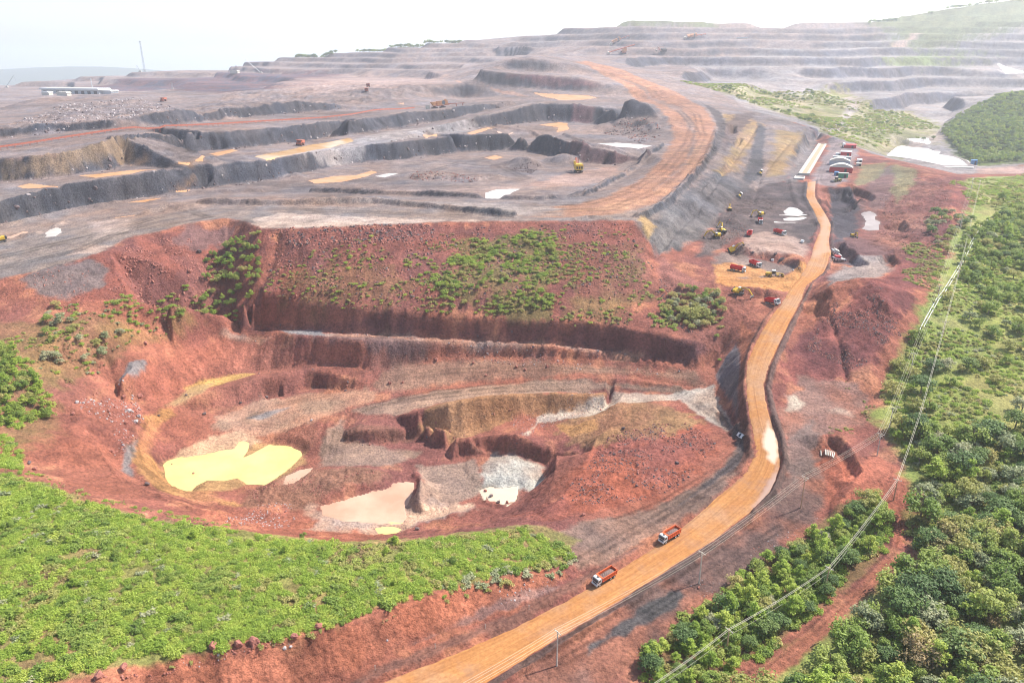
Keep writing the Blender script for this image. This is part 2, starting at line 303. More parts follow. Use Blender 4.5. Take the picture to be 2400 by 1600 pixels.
# terraces of the far hillsides (mined benches)
def terrace(P, step, sharp, amt=1.0, z0=0.0):
    global H
    w = window(P, 60)
    if w is None: return
    s = sdist(P, GX[w], GY[w]); a = amt * (1 - sstep(-60, 0, s))
    wob = fbm(GX[w], GY[w], 220, 3, 61) * step * .35
    q = (H[w] + wob - z0) / step; f = q - np.floor(q); t = np.floor(q) + sstep(.5 - sharp, .5 + sharp, f)
    H[w] = H[w] * (1 - a) + (t * step + z0 - wob) * a
farR = np.array([PD(1500,150,1700)[:2],PD(1750,235,1330)[:2],PD(1800,160,1950)[:2],PD(1980,250,1450)[:2],PD(2110,262,1560)[:2],PD(2180,275,1500)[:2],PD(2600,180,1700)[:2],(2300,3000),(1500,3300),(100,3300),(-100,2500)])
terrace(farR, 25, .13)
terrace(np.array([PD(-400,262,1200)[:2],PD(0,262,1180)[:2],PD(600,206,1500)[:2],PD(1000,205,1560)[:2],PD(1080,160,1900)[:2],PD(1250,110,2500)[:2],(-200,3000),(-2300,2900)]), 15, .12, 1.0)
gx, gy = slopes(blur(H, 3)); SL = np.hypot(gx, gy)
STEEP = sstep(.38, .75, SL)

# windrows (safety berms), drains and heaps
def ridge(pts, h, w, world=False, seed=0):
    global H
    P = np.array(pts) if world else poly(pts); wd = window(P, w * 2)
    if wd is None: return
    d = sdist(P, GX[wd], GY[wd], False); n = 1 + .35 * fbm(GX[wd], GY[wd], w * 3, 2, 5 + seed)
    H[wd] = H[wd] + h * n * np.exp(-(d / (w * .6)) ** 2)
def heap(px, py, r, h, seed=0, lump=.35):
    global H
    c = AT(px, py); P = np.array([(c[0] - r, c[1] - r), (c[0] + r, c[1] + r)]); wd = window(P, r)
    d = np.hypot(GX[wd] - c[0], GY[wd] - c[1]) / r * (1 + .35 * fbm(GX[wd], GY[wd], r * .8, 3, 40 + seed))
    H[wd] = H[wd] + h * np.clip(1 - d, 0, 1) * (1 + lump * fbm(GX[wd], GY[wd], r * .35, 3, 70 + seed))
RW = [(np.array(PZ(a, b, z)), np.array(PZ(c, d, z))) for a, b, c, d, z in ROAD]
def rib(f, off=0):
    out = []
    for l, r in RW:
        v = (r - l); u = v / np.linalg.norm(v); out.append((r + u * off if f else l - u * off)[:2])
    return out
ridge(rib(1, 1.2)[7:21], 1.5, 1.6, True); ridge(rib(0, 1.2)[9:17], 1.1, 1.5, True); ridge(rib(0, 2.0)[0:8], .9, 1.8, True); ridge(rib(1, 1.0)[1:8], .7, 1.2, True); ridge(rib(1, 2.8)[1:8], .9, 1.2, True)
ridge(rib(1, 1.5)[20:], 1.2, 2, True); ridge(rib(0, 1.5)[20:], 1.2, 2, True)
ridge([(720,441),(900,447),(1000,452),(1100,456),(1250,460),(1340,450),(1420,412),(1470,380),(1520,335)], 4.2, 4.4)
ridge([(460,468),(600,470),(700,470),(860,465),(1000,479),(1100,490),(1178,497)], 4.0, 4.0)
ridge([(1320,504),(1350,498),(1400,503)], 1.5, 3); ridge([(1465,498),(1520,472),(1565,434),(1605,388),(1632,345),(1645,300)], 2.4, 4)
ridge([(0,522),(150,488),(300,462),(470,444),(600,440)], 2.2, 3.5); ridge([(260,500),(330,492),(390,480)], 2.5, 4); ridge([(0,545),(80,540),(150,510)], 2, 4)
ridge([(1140,290),(1220,302),(1300,312),(1360,335),(1420,345),(1490,352)], 2.6, 5); ridge([(784,336),(984,297),(1117,268),(1251,238)], 1.8, 4)
for q in [(1190,380,26,7,1),(1215,372,18,5,2),(1140,408,14,3.5,3),(960,402,24,3,4),(1010,405,20,3,5),(1085,408,24,2.5,6),(1300,370,26,8,7),(400,478,12,2.5,8),(440,478,14,3,9),(340,462,9,3,10),(680,406,12,4,11),(885,374,16,3,12),
          (1430,292,42,9,13),(1470,275,40,10,14),(1490,300,30,8,15),(1440,305,25,6,16),(1670,505,16,5,17),(1640,540,14,2.5,18),(1700,565,12,2.5,19),(1170,1075,19,4.5,20),(640,1115,9,2.0,22),(840,1105,13,3,23),(700,990,16,2,24),(760,1120,16,2.4,21),(1040,1185,6,1,25),
          (1720,672,10,3,27),(1760,668,10,2.5,28),(545,975,10,1.3,29),(525,990,8,1.2,30),(230,262,60,6,31),(330,262,40,6,32)]: heap(q[0], q[1], q[2], q[3], q[4])
ridge([(1110,1140),(1120,1160),(1150,1165),(1180,1155)], 1.2, 2.2); ridge([(955,1095),(968,1110),(965,1130),(955,1145)], 2.6, 3)
ridge([(745,1000),(760,965),(800,938)], .8, 1.5); ridge([(1350,832),(1500,838),(1600,858)], .8, 2); ridge([(1330,872),(1450,872),(1560,890),(1600,905)], .7, 1.6)
ridge([(270,1090),(330,1130),(450,1175),(600,1215)], 1.0, 2.5); ridge([(1640,938),(1700,992),(1725,1015)], .8, 1.3)
ridge([(1700,575),(1760,583),(1835,606),(1840,622)], 1.3, 2.5); ridge([(1905,720),(1925,780),(1945,870)], -1.6, 2.2); ridge([(1500,590),(1600,480),(1680,375),(1740,290)], -2.0, 4)
ridge([(1730,470),(1745,410),(1820,320)], -1.5, 5); ridge([(640,545),(625,600),(600,660)], -2.2, 5); ridge([(1815,415),(1830,465),(1880,515)], 1.3, 3)
for q in [((1905,440),(1950,440),(1925,495)), ((1950,425),(1990,440),(2000,460))]: ridge(list(q), 1.5, 3)

def cut(pts, depth, slope=1.6, warp=1.0):
    """an excavation with steep sides"""
    P = poly(pts); w = window(P, depth * 2 + 6)
    if w is None: return
    fl = float(np.median(hmap(P[:, 0], P[:, 1]))) - depth; s = sdist(P, GX[w], GY[w]) + fbm(GX[w], GY[w], 6, 3, 55) * warp
    H[w] = np.minimum(H[w], fl + np.clip(s, 0, None) * slope + .4 * fbm(GX[w], GY[w], 4, 3, 56))
for q, d in [([(1908,452),(1935,446),(1960,456),(1950,480),(1925,492),(1910,480)], 6), ([(1962,428),(1995,440),(2005,455),(1990,462),(1968,447)], 5), ([(1912,572),(1930,562),(1965,590),(1985,605),(1950,611),(1917,604)], 5), ([(1905,1006),(1929,1014),(1950,1047),(1967,1080),(1955,1106),(1944,1098),(1934,1070),(1926,1045)], 2.6), ([(2022,592),(2045,587),(2060,605),(2040,614)], 4),
             ([(1845,708),(1880,696),(1892,720),(1862,728)], 4), ([(1720,676),(1760,672),(1785,680),(1740,690)], 2.5), ([(425,425),(455,395),(475,400),(470,428)], 9), ([(1680,330),(1700,318),(1700,332),(1688,340)], 5), ([(1668,300),(1685,290),(1690,302),(1675,312)], 5), ([(2030,520),(2070,510),(2080,530),(2050,545)], 4), ([(1095,1008),(1135,1012),(1130,1030),(1100,1030)], 4), ([(610,905),(640,898),(650,908),(615,915)], 2)]: cut(q, d)
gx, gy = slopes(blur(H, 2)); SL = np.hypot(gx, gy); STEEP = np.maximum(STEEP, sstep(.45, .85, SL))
# surface relief: rills running down the slopes, buttresses on rock walls, lumps and ruts on the flats
aang = np.arctan2(gy, gx); rill = np.zeros_like(H); butt = np.zeros_like(H)
for k in range(4):
    th = k * math.pi / 4; ca, sa = math.cos(th), math.sin(th)
    wgt = np.cos(aang - th) ** 2; wgt = np.clip(wgt - .35, 0, 1) ; 
    al, ac = GX * ca + GY * sa, -GX * sa + GY * ca
    rill += wgt * (vnoise(ac / 1.9, al / 14, 80 + k) * .6 + vnoise(ac / 4.5, al / 22, 85 + k)); butt += wgt * (fbm(ac, al * .3, 22, 3, 90 + k))
FAR = sstep(430, 620, GY); 
near_corr = np.clip(STEEP * (1 - FAR), 0, 1)
rdg = (1 - 2 * np.abs(fbm(GX, GY, 7, 4, 301))); H += STEEP * (rill * (.85 + .4 * FAR) + butt * (.6 + 3.2 * FAR) + rdg * (.35 + .7 * FAR))
rough = sstep(.10, .4, SL)
H += (.10 + .45 * rough) * fbm(GX, GY, 9, 4, 3) + (.06 + .14 * rough) * vnoise(GX / 1.3, GY / 1.3, 9) + (.3 + 1.2 * rough) * fbm(GX, GY, 45, 2, 4) * sstep(250, 900, GY) * (1 - sstep(1300, 1600, GY)) + .28 * rough * (1 - 2 * np.abs(fbm(GX, GY, 3.2, 3, 19)))

def lump(pts, amp, scale, seed, world=False):
    P = pts if world else poly(pts); w = window(P, 8)
    if w is None: return
    s = sdist(P, GX[w], GY[w]); a = 1 - sstep(-4, 4, s); q = fbm(GX[w], GY[w], scale, 4, 400 + seed)
    H[w] += a * amp * (.6 * q + .8 * (1 - 2 * np.abs(fbm(GX[w], GY[w], scale * .6, 3, 430 + seed))) - .3)
lump([(1420,930),(1560,930),(1640,990),(1655,1030),(1560,1115),(1420,1160),(1290,1160),(1340,1060),(1380,1010)], .8, 5, 1); lump([(560,1120),(760,1080),(900,1085),(880,1112),(700,1140),(600,1170)], .9, 5, 2); lump([(1850,740),(1900,660),(2020,640),(2060,720),(1990,830),(1900,800)], 1.0, 7, 3)
lump([(2020,450),(2100,390),(2190,430),(2180,530),(2080,600),(2000,560)], 1.6, 9, 4); lump([(0,300),(130,245),(330,228),(420,250),(520,215),(780,195),(1000,200),(900,225),(640,255),(400,285)], 3.5, 28, 5); lump([(1600,560),(1680,480),(1740,440),(1790,470),(1700,540),(1650,580)], 1.2, 7, 6); lump([(1650,640),(1720,680),(1780,690),(1700,735),(1620,700)], 1.0, 6, 7)
lump([(1660,270),(1690,262),(1650,350),(1600,420),(1560,460),(1600,390)], 1.6, 10, 8); lump([(200,900),(280,890),(300,1000),(230,1060),(120,1040),(140,960)], 1.0, 7, 9); lump([(1180,390),(1100,405),(930,400),(960,415),(1110,415)], 1.5, 9, 10); lump([(1500,1430),(1720,1290),(1860,1190),(1890,1200),(1700,1330),(1480,1490)], .4, 3, 11)
# ------------------------------------------------------------------ road bed and ponds are let into the ground
rp = np.array(rib(0) + rib(1)[::-1]); wd = window(rp, 8)
rd = sdist(rp, GX[wd], GY[wd])
# road level at any point: nearest station
sx = np.array([((l + r) / 2)[0] for l, r in RW]); sy = np.array([((l + r) / 2)[1] for l, r in RW]); szz = np.array([((l + r) / 2)[2] for l, r in RW])
cl = []
for k in range(len(sx) - 1):
    for t in np.linspace(0, 1, 12, endpoint=False): cl.append((sx[k] + (sx[k + 1] - sx[k]) * t, sy[k] + (sy[k + 1] - sy[k]) * t, szz[k] + (szz[k + 1] - szz[k]) * t))
cl = np.array(cl); X, Y = GX[wd], GY[wd]; m = rd < 4; lv = np.zeros(X.shape)
xm, ym = X[m], Y[m]; best = np.zeros(xm.shape, int)
for c0 in range(0, len(xm), 20000):
    s = slice(c0, c0 + 20000); best[s] = np.argmin((xm[s, None] - cl[None, :, 0]) ** 2 + (ym[s, None] - cl[None, :, 1]) ** 2, 1)
lv[m] = cl[best, 2]
a = 1 - sstep(-.6, 1.0, rd); a[~m] = 0
H[wd] = H[wd] * (1 - a) + (lv - .3) * a

PONDS, SHEETS, PANS = [], [], []
def pond(name, pts, level=None, warp=1.2, depth=.5, mat='pond_yellow', drape=False):
    global H
    P = poly(pts); wd = window(P, 9); sc = max(.8, .004 * P[:, 1].mean()); X, Y = GX[wd], GY[wd]
    s = sdist(P, X, Y) + fbm(X, Y, 6 * sc, 3, 33) * warp * sc
    if name == 'puddle' and level is None:                 # a shallow pan of wet silt follows the ground
        a = 1 - sstep(0, 3 * sc, s); H[wd] = H[wd] * (1 - a) + HB[wd] * a
        SHEETS.append((wd, (s < 0) & (STEEP[wd] < .22), mat)); PANS.append((P, mat)); return
    if level is None: level = float(np.median(hmap(P[:, 0], P[:, 1], H0)))
    f = 2.5 * sc; t = level + np.clip(s * .16, -depth, .5); a = 1 - sstep(.2 * f, 1.6 * f, s)
    H[wd] = H[wd] * (1 - a) + t * a
    c = P.mean(0); Q = c + (P - c) * (1 + 2.2 * sc / max(1, np.abs(P - c).max() * .5))
    PONDS.append((name, Q, level, mat))
HB = blur(H0, 6)
z1 = lambda L_: [(u / 3, 735 + v / 3) for u, v in L_]
pond('pond', z1([(1125,990),(1150,950),(1240,925),(1290,945),(1400,930),(1500,905),(1620,890),(1655,835),(1712,845),(1706,905),(1684,945),(1760,910),(1850,860),(2000,855),(2070,880),(2085,925),(2000,1010),(1900,1080),(1820,1120),(1700,1130),(1640,1090),(1540,1110),(1430,1100),(1390,1120),(1290,1150),(1230,1130),(1170,1090),(1125,1030)]), -21.8, .75)
pond('puddle', [(858,1209),(880,1204),(910,1206),(922,1213),(905,1221),(870,1222)], -21.4, .3)
pond('puddle', [(655,1094),(690,1078),(720,1074),(705,1088),(675,1104),(652,1106)], None, .4, .4, 'mud_pink')
pond('puddle', [(735,1160),(790,1140),(850,1125),(895,1120),(905,1110),(950,1106),(955,1140),(930,1160),(935,1185),(920,1203),(850,1200),(790,1195),(740,1185)], None, 1.0, .4, 'mud_pink')
pond('puddle', [(1097,1125),(1120,1118),(1150,1120),(1190,1112),(1188,1140),(1165,1157),(1135,1150),(1110,1142)], None, .8, .4, 'mud_cream')
z6 = lambda L_: [(1568 + u / 3, 343 + v / 3) for u, v in L_]
pond('pond', z6([(695,425),(740,390),(790,400),(840,440),(780,452),(700,447)]), None, .5, .5, 'pond_white')
pond('pond', z6([(690,478),(740,462),(820,455),(858,468),(830,485),(770,494),(700,492)]), None, .5, .5, 'pond_white')
z3 = lambda L_: [(1568 + u / 3, v / 3) for u, v in L_]
pond('pond', z3([(1400,1058),(1450,1030),(1475,985),(1525,962),(1545,985),(1600,1002),(1690,1008),(1735,1040),(1785,1042),(1765,1072),(1850,1090),(1920,1115),(1955,1150),(1800,1142),(1680,1118),(1580,1095),(1480,1078)]), None, .5, .6, 'pond_white')
pond('puddle', z3([(1535,968),(1600,952),(1690,950),(1710,985),(1690,1000),(1640,985)]), None, .6, .4, 'pond_white')
pond('puddle', z6([(1250,440),(1290,420),(1330,450),(1325,480),(1360,500),(1350,555),(1290,562),(1245,545),(1260,490)]), None, 1.4, .3, 'mud_grey')
u1 = lambda L_: [(u / 3, v / 3) for u, v in L_]
pond('puddle', u1([(1750,1080),(1950,1040),(2150,995),(2400,955),(2440,975),(2200,1030),(2000,1065),(1850,1105)]), None, .9, .4, 'pond_orange')
u4 = lambda L_: [(u / 3, 343 + v / 3) for u, v in L_]
pond('puddle', u4([(540,180),(700,170),(850,150),(1110,140),(900,170),(660,195)]), None, .9, .4, 'mud_orange')
pond('puddle', u4([(120,255),(200,237),(330,248),(410,245),(260,270),(150,272)]), None, .9, .4, 'mud_orange')
pond('puddle', u4([(1160,293),(1300,268),(1350,270),(1290,292),(1200,300)]), None, .8, .4, 'mud_orange')
pond('puddle', u4([(2130,215),(2300,185),(2450,180),(2560,150),(2600,160),(2480,200),(2350,225),(2180,235)]), None, .9, .4, 'mud_orange')
pond('puddle', u4([(310,575),(340,540),(390,535),(440,570),(380,600),(310,605)]), None, .9, .4, 'pond_white')
u2 = lambda L_: [(784 + u / 3, v / 3) for u, v in L_]
pond('puddle', u2([(1360,860),(1500,845),(1560,850),(1560,890),(1480,915),(1500,880),(1420,870)]), None, .8, .3, 'mud_orange')
pond('puddle', u2([(1760,990),(1900,985),(2050,995),(2140,1005),(2050,1030),(1900,1015)]), None, .8, .4, 'pond_white')
u5 = lambda L_: [(784 + u / 3, 343 + v / 3) for u, v in L_]
pond('puddle', u5([(990,300),(1080,275),(1220,275),(1170,300),(1080,322),(1000,320)]), None, .8, .4, 'pond_white')
pond('puddle', u5([(1510,325),(1600,300),(1660,300),(1600,325),(1530,332)]), None, .8, .4, 'pond_white')
pond('puddle', u2([(1330,640),(1500,650),(1700,660),(1760,675),(1640,690),(1500,690),(1380,665)]), None, .8, .4, 'mud_orange')
for pt, mt in [(u2([(560,935),(650,922),(660,940),(580,955)]), 'mud_orange'), (u2([(860,918),(960,888),(1050,876),(1000,898),(900,928)]), 'mud_orange'), (u5([(990,58),(1060,42),(1110,55),(1050,72)]), 'mud_orange'), (u1([(830,1132),(1000,1072),(1090,1066),(960,1115)]), 'mud_orange'), (u1([(1180,1155),(1400,1108),(1480,1085),(1300,1145)]), 'mud_orange'), (u4([(850,358),(1000,330),(1130,325),(1000,348)]), 'mud_orange'),
               (u4([(40,595),(160,562),(200,570),(80,605)]), 'mud_pink'), (u4([(780,455),(940,428),(910,450)]), 'mud_orange'), (u4([(1490,135),(1600,95),(1740,88),(1640,130),(1530,150)]), 'mud_grey'), (u1([(1440,1062),(1600,1030),(1640,1040),(1500,1075)]), 'mud_orange'), (u2([(1080,905),(1180,912),(1160,922),(1090,918)]), 'mud_pink'), (u5([(230,185),(330,165),(400,165),(300,195)]), 'pond_white'), (u2([(380,712),(440,708),(430,722)]), 'mud_orange')]: pond('puddle', pt, None, .8, .4, mt)
pond('puddle', [(2360,160),(2290,145),(2310,165),(2340,178),(2400,178)], None, .3, .4, 'pond_white')

# ------------------------------------------------------------------ what the ground is made of, plus some painted shade (plan polygons)
C = np.zeros((NR, NC, 3), np.float32); WET = np.zeros((NR, NC), np.float32)
n1, n2, n3 = fbm(GX, GY, 60, 4, 201), fbm(GX, GY, 14, 4, 205), fbm(GX, GY, 4, 3, 209)
def mixc(a, b, t): return np.asarray(a)[..., :] * (1 - t[..., None]) + np.asarray(b) * t[..., None]
RED, MAROON, RUST, BROWN = (.35,.132,.095), (.235,.09,.082), (.46,.21,.125), (.27,.125,.09)
GREY, DARK, PALE, TAN, GREEN = (.235,.20,.205), (.115,.11,.125), (.37,.29,.268), (.40,.27,.13), (.17,.155,.05)
C[:] = mixc(mixc(RED, MAROON, sstep(-.15, .5, n1)), RUST, sstep(.15, .6, n2 + .3 * n3) * .6)
WARP = (n3, vnoise(GX / 2.2, GY / 2.2, 220))
def paint(P, col, feather=2.0, warp=2.0, amt=1.0, sel=None, col2=None, wet=0.0):
    if not isinstance(P, np.ndarray): P = poly(P)
    w = window(P, feather + warp * 2)
    if w is None: return
    s = sdist(P, GX[w], GY[w]) + (n2[w] * 1.2 + n3[w] * .8) * warp
    a = amt * (1 - sstep(-feather, feather * .4, s))
    if sel == 'steep': a = a * STEEP[w]
    elif sel == 'flat': a = a * (1 - STEEP[w])
    elif sel == 'speck': a = a * sstep(.0, .35, n3[w] + .5 * n2[w])
    c = np.asarray(col, np.float32)
    if col2 is not None: c = mixc(c, np.asarray(col2), sstep(-.35, .45, n2[w] + .5 * n1[w]))
    C[w] = C[w] * (1 - a[..., None]) + c * a[..., None]
    WET[w] = WET[w] * (1 - a) + wet * a
brow = [(-420,690),(-150,655),(0,641),(60,630),(100,621),(200,592),(250,579),(290,548),(370,533),(430,514),(510,502),(560,510),(600,526),(700,528),(800,523),(900,518),(1000,512),(1150,509),(1300,509),(1450,508)]
# upper mine
upm = np.vstack([poly(brow + [(1505,592),(1560,572),(1612,547),(1652,507),(1692,464),(1722,442),(1805,416),(1880,320),(1905,312),(1840,287),(1740,259)]), [[1500, 1500], [3400, 4700], [-3600, 4700], [-1200, 1200]]])
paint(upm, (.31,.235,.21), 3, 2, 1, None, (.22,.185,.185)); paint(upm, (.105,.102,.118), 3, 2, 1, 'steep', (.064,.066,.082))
paint([(0,365),(60,359),(233,323),(330,318),(300,380),(167,401),(83,411),(0,414)], (.36,.25,.16), 6, 6, .8, 'steep')
paint([(1155,158),(1300,165),(1330,178),(1390,190),(1420,205),(1280,200),(1160,178)], (.22,.10,.10), 5, 5, .7, 'steep')
paint([(1300,318),(1420,345),(1490,352),(1460,372),(1400,380),(1300,360)], (.22,.11,.10), 5, 5, .6, 'steep'); paint([(1310,240),(1370,245),(1350,285),(1310,283)], (.23,.11,.11), 6, 5, .7, 'steep')
# the upper haul road (packed rusty earth)
paint([(1315,142),(1345,140),(1400,152),(1480,182),(1560,214),(1620,248),(1645,290),(1638,330),(1615,370),(1580,408),(1545,440),(1500,470),(1440,488),(1330,497),(1200,500),(1250,478),(1330,466),(1390,452),(1440,428),(1490,395),(1530,345),(1545,310),(1530,270),(1490,238),(1440,205),(1380,170)], (.47,.245,.155), 5, 3, 1, None, (.37,.20,.14)); paint([(1300,478),(1200,474),(1000,461),(700,451),(467,454),(267,477),(100,504),(0,530),(-300,560),(-300,590),(0,560),(150,527),(300,505),(450,482),(700,470),(1000,482),(1200,498),(1300,497)], (.36,.245,.20), 4, 3, .85, None, (.29,.22,.20))
paint([(1210,470),(1000,462),(800,458),(700,460),(860,463),(1000,476),(1170,494),(1300,480)], (.37,.31,.29), 3, 2, .7); paint([(1250,488),(1440,482),(1540,440),(1600,380),(1625,320),(1600,330),(1560,400),(1480,455),(1380,474)], (.56,.31,.19), 4, 5, .6); paint([(1400,170),(1480,200),(1560,245),(1600,290),(1600,330),(1570,390),(1500,440),(1520,420),(1580,360),(1590,310),(1560,262),(1480,212)], (.27,.20,.18), 3, 4, .7)
paint([(1045,183),(1100,190),(1180,210),(1251,228),(1200,222),(1120,200),(1050,190)], (.5,.30,.22), 4, 3, .9); paint([(784,335),(984,293),(1117,263),(1251,234),(1251,238),(1117,268),(984,298),(784,340)], (.42,.36,.34), 4, 1, .8)
paint([(590,528),(800,522),(1000,511),(1130,508),(900,500),(760,492),(640,490),(580,505)], (.55,.42,.37), 3, 6, .8); paint([(200,510),(270,502),(300,505),(300,530),(230,545)], (.55,.42,.38), 3, 5, .7)
paint([(140,590),(190,565),(260,560),(300,545),(240,580)], (.52,.36,.3), 2, 3, .6); paint([(0,365),(120,358),(160,352),(40,372)], (.5,.3,.24), 3, 3, .6)
paint([(1300,395),(1420,380),(1440,400),(1340,430),(1200,430)], (.42,.28,.23), 5, 8, .8); paint([(780,420),(1000,425),(1200,430),(1150,445),(900,440)], (.42,.31,.27), 4, 6, .6)
paint([(640,355),(784,330),(900,300),(1100,285),(1100,300),(900,325),(700,358)], (.40,.36,.35), 4, 5, .7)
paint([(30,225),(280,180),(600,165),(800,165),(780,190),(500,215),(300,210)], (.19,.105,.11), 30, 30, .9, None, (.085,.085,.115)); paint([(600,200),(800,170),(1040,175),(1020,195),(850,205),(700,225)], (.42,.30,.26), 30, 40, .7)
# dump slopes at the east side
paint([(1655,262),(1720,262),(1760,290),(1725,345),(1700,400),(1665,410),(1640,395),(1690,330)], TAN, 6, 5, .95, None, (.34,.22,.14)); paint([(1775,300),(1850,295),(1838,340),(1800,400),(1760,408),(1770,360)], TAN, 6, 6, .95, None, (.34,.24,.14))
paint([(1645,300),(1690,260),(1740,260),(1690,320),(1660,360)], (.15,.11,.105), 4, 5, .9); paint([(1740,280),(1760,295),(1750,400),(1720,440),(1690,450),(1715,380)], (.11,.105,.115), 3, 3, .95); paint([(1610,235),(1660,262),(1668,300),(1655,340),(1610,400),(1560,445),(1552,440),(1605,388),(1632,345),(1648,295),(1640,270)], (.10,.088,.092), 2, 2, .9)
paint([(1505,500),(1565,440),(1640,395),(1700,410),(1740,440),(1690,465),(1650,507),(1610,547),(1560,572),(1508,592),(1480,540)], (.12,.113,.123), 4, 4, 1, None, (.165,.15,.155))
paint([(1462,505),(1480,495),(1510,520),(1490,555)], TAN, 2, 2, .9); paint([(1500,560),(1530,590),(1600,640),(1640,650),(1560,690),(1510,640)], (.32,.14,.125), 3, 4, .8)
paint([(1690,440),(1770,420),(1860,420),(1900,500),(1860,560),(1780,560),(1700,545),(1650,585),(1600,590),(1610,545)], (.105,.085,.09), 4, 3, 1, None, (.15,.115,.115))
paint([(1705,545),(1760,530),(1830,545),(1860,575),(1850,600),(1780,585),(1700,570)], (.40,.29,.26), 3, 3, .9); paint([(1645,575),(1700,565),(1810,600),(1840,610),(1790,635),(1640,650)], (.23,.18,.17), 3, 3, .9)
paint([(1640,610),(1700,603),(1760,620),(1770,632),(1700,640),(1640,640)], (.52,.25,.11), 2, 3, 1); paint([(1640,628),(1720,640),(1800,634),(1850,600),(1868,590),(1845,650),(1830,672),(1760,665),(1680,660),(1640,650)], (.54,.25,.10), 2, 2, 1)
paint([(1855,420),(1900,345),(1900,318),(1950,318),(1975,345),(1950,415),(1920,440)], (.32,.255,.255), 4, 3, 1); paint([(1800,420),(1840,330),(1880,318),(1850,400),(1830,420)], (.24,.21,.21), 3, 3, 1)
# big slope
paint([(200,592),(290,548),(370,533),(510,502),(600,526),(800,523),(1000,512),(1300,509),(1450,508),(1500,592),(1500,700),(1300,742),(1100,737),(900,714),(700,700),(560,712),(470,716),(300,690),(180,700),(100,640)], (.285,.10,.08), 4, 6, 1, None, (.21,.085,.08))
paint([(30,640),(200,598),(245,615),(240,655),(150,690),(90,690)], (.20,.165,.175), 3, 4, .9); paint([(420,520),(520,504),(560,520),(520,560),(460,570),(400,560)], (.26,.15,.15), 4, 6, .8)
paint([(640,640),(750,600),(900,610),(1000,640),(900,700),(700,695)], (.30,.15,.085), 6, 12, .7); paint([(1000,640),(1050,560),(1250,530),(1290,600),(1250,730),(1050,725)], (.19,.17,.07), 8, 14, .75, None, (.27,.14,.08)); paint([(620,535),(660,545),(640,640),(560,700),(590,640)], (.34,.13,.10), 3, 4, .8)
paint([(1290,560),(1480,560),(1500,690),(1420,745),(1290,740)], (.24,.105,.085), 6, 8, .7, None, (.25,.17,.08)); paint([(700,530),(1000,520),(1000,545),(720,555)], (.22,.085,.085), 3, 4, .7)
# walls and terraces of the lower pit
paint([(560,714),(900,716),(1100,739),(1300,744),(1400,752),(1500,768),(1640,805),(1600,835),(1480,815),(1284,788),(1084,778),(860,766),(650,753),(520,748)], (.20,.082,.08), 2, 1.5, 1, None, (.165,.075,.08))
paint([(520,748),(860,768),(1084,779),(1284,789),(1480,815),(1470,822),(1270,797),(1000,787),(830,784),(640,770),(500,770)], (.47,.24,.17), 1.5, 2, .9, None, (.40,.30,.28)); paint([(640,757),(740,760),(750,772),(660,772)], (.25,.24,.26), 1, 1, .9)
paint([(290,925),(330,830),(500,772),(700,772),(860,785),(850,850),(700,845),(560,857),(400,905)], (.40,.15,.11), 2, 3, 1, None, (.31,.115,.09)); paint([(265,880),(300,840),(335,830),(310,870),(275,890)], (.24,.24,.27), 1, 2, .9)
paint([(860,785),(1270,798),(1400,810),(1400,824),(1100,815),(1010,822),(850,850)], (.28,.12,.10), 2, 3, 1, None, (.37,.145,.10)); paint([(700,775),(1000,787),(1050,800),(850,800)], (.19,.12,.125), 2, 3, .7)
paint([(420,890),(470,870),(560,857),(590,858),(500,885),(430,905)], (.62,.37,.13), 1.2, 1, .95); paint([(380,930),(430,890),(500,875),(470,905),(400,935)], (.42,.29,.16), 2, 2, .8)
paint([(290,1040),(330,950),(400,930),(370,985),(350,1045),(385,1095),(440,1125),(560,1160),(430,1150),(330,1100)], (.48,.25,.11), 2.5, 3, .95, None, (.42,.20,.11)); paint([(275,1080),(285,1030),(320,1000),(300,1060),(310,1100)], (.26,.24,.255), 1.5, 1.5, .9)
paint([(500,950),(600,912),(760,895),(850,890),(900,912),(800,940),(700,985),(640,1000),(560,1010),(480,985)], (.42,.275,.21), 3, 4, 1, None, (.45,.245,.175)); paint([(560,960),(640,935),(680,930),(600,965)], (.27,.26,.28), 2, 2, .8)
paint([(368,1050),(440,1030),(520,1015),(560,1000),(640,1010),(705,1020),(700,1060),(640,1100),(560,1118),(430,1128),(380,1095)], (.50,.31,.15), 3, 3, .85); paint([(480,1000),(560,985),(640,1010),(560,1030),(440,1055),(380,1060)], (.60,.39,.27), 2, 3, .85); paint([(610,1010),(700,970),(745,985),(720,1030),(690,1040),(640,1015)], (.28,.115,.085), 2, 3, .95)
paint([(560,1120),(700,1080),(800,1070),(900,1085),(880,1110),(760,1130),(640,1170),(560,1170)], (.30,.15,.105), 3, 4, .9); paint([(740,1010),(770,960),(810,935),(1000,895),(1300,868),(1560,885),(1560,905),(1400,900),(1100,912),(1000,928),(910,955),(800,950),(790,1000),(850,1010),(960,1040),(900,1075),(800,1070),(730,1075)], (.37,.235,.18), 2, 2.5, 1, None, (.31,.20,.165))
paint([(880,935),(1100,885),(1300,875),(1380,880),(1200,895),(1000,928)], (.47,.31,.24), 2.5, 3, .7); paint([(900,840),(1100,818),(1350,830),(1600,850),(1640,885),(1500,865),(1300,862),(1100,875),(900,905),(850,890)], (.30,.165,.125), 3, 3, .9, None, (.36,.215,.16))
paint([(1000,930),(1250,902),(1395,905),(1390,940),(1250,950),(1160,970),(1060,1010),(960,975)], (.38,.20,.11), 1.5, 2, .95, None, (.42,.23,.13)); paint([(790,985),(960,975),(1060,1010),(1200,1015),(1270,1045),(1250,1065),(1060,1042),(970,1010),(860,1016),(795,1012)], (.24,.11,.085), 1.5, 2.5, .9)
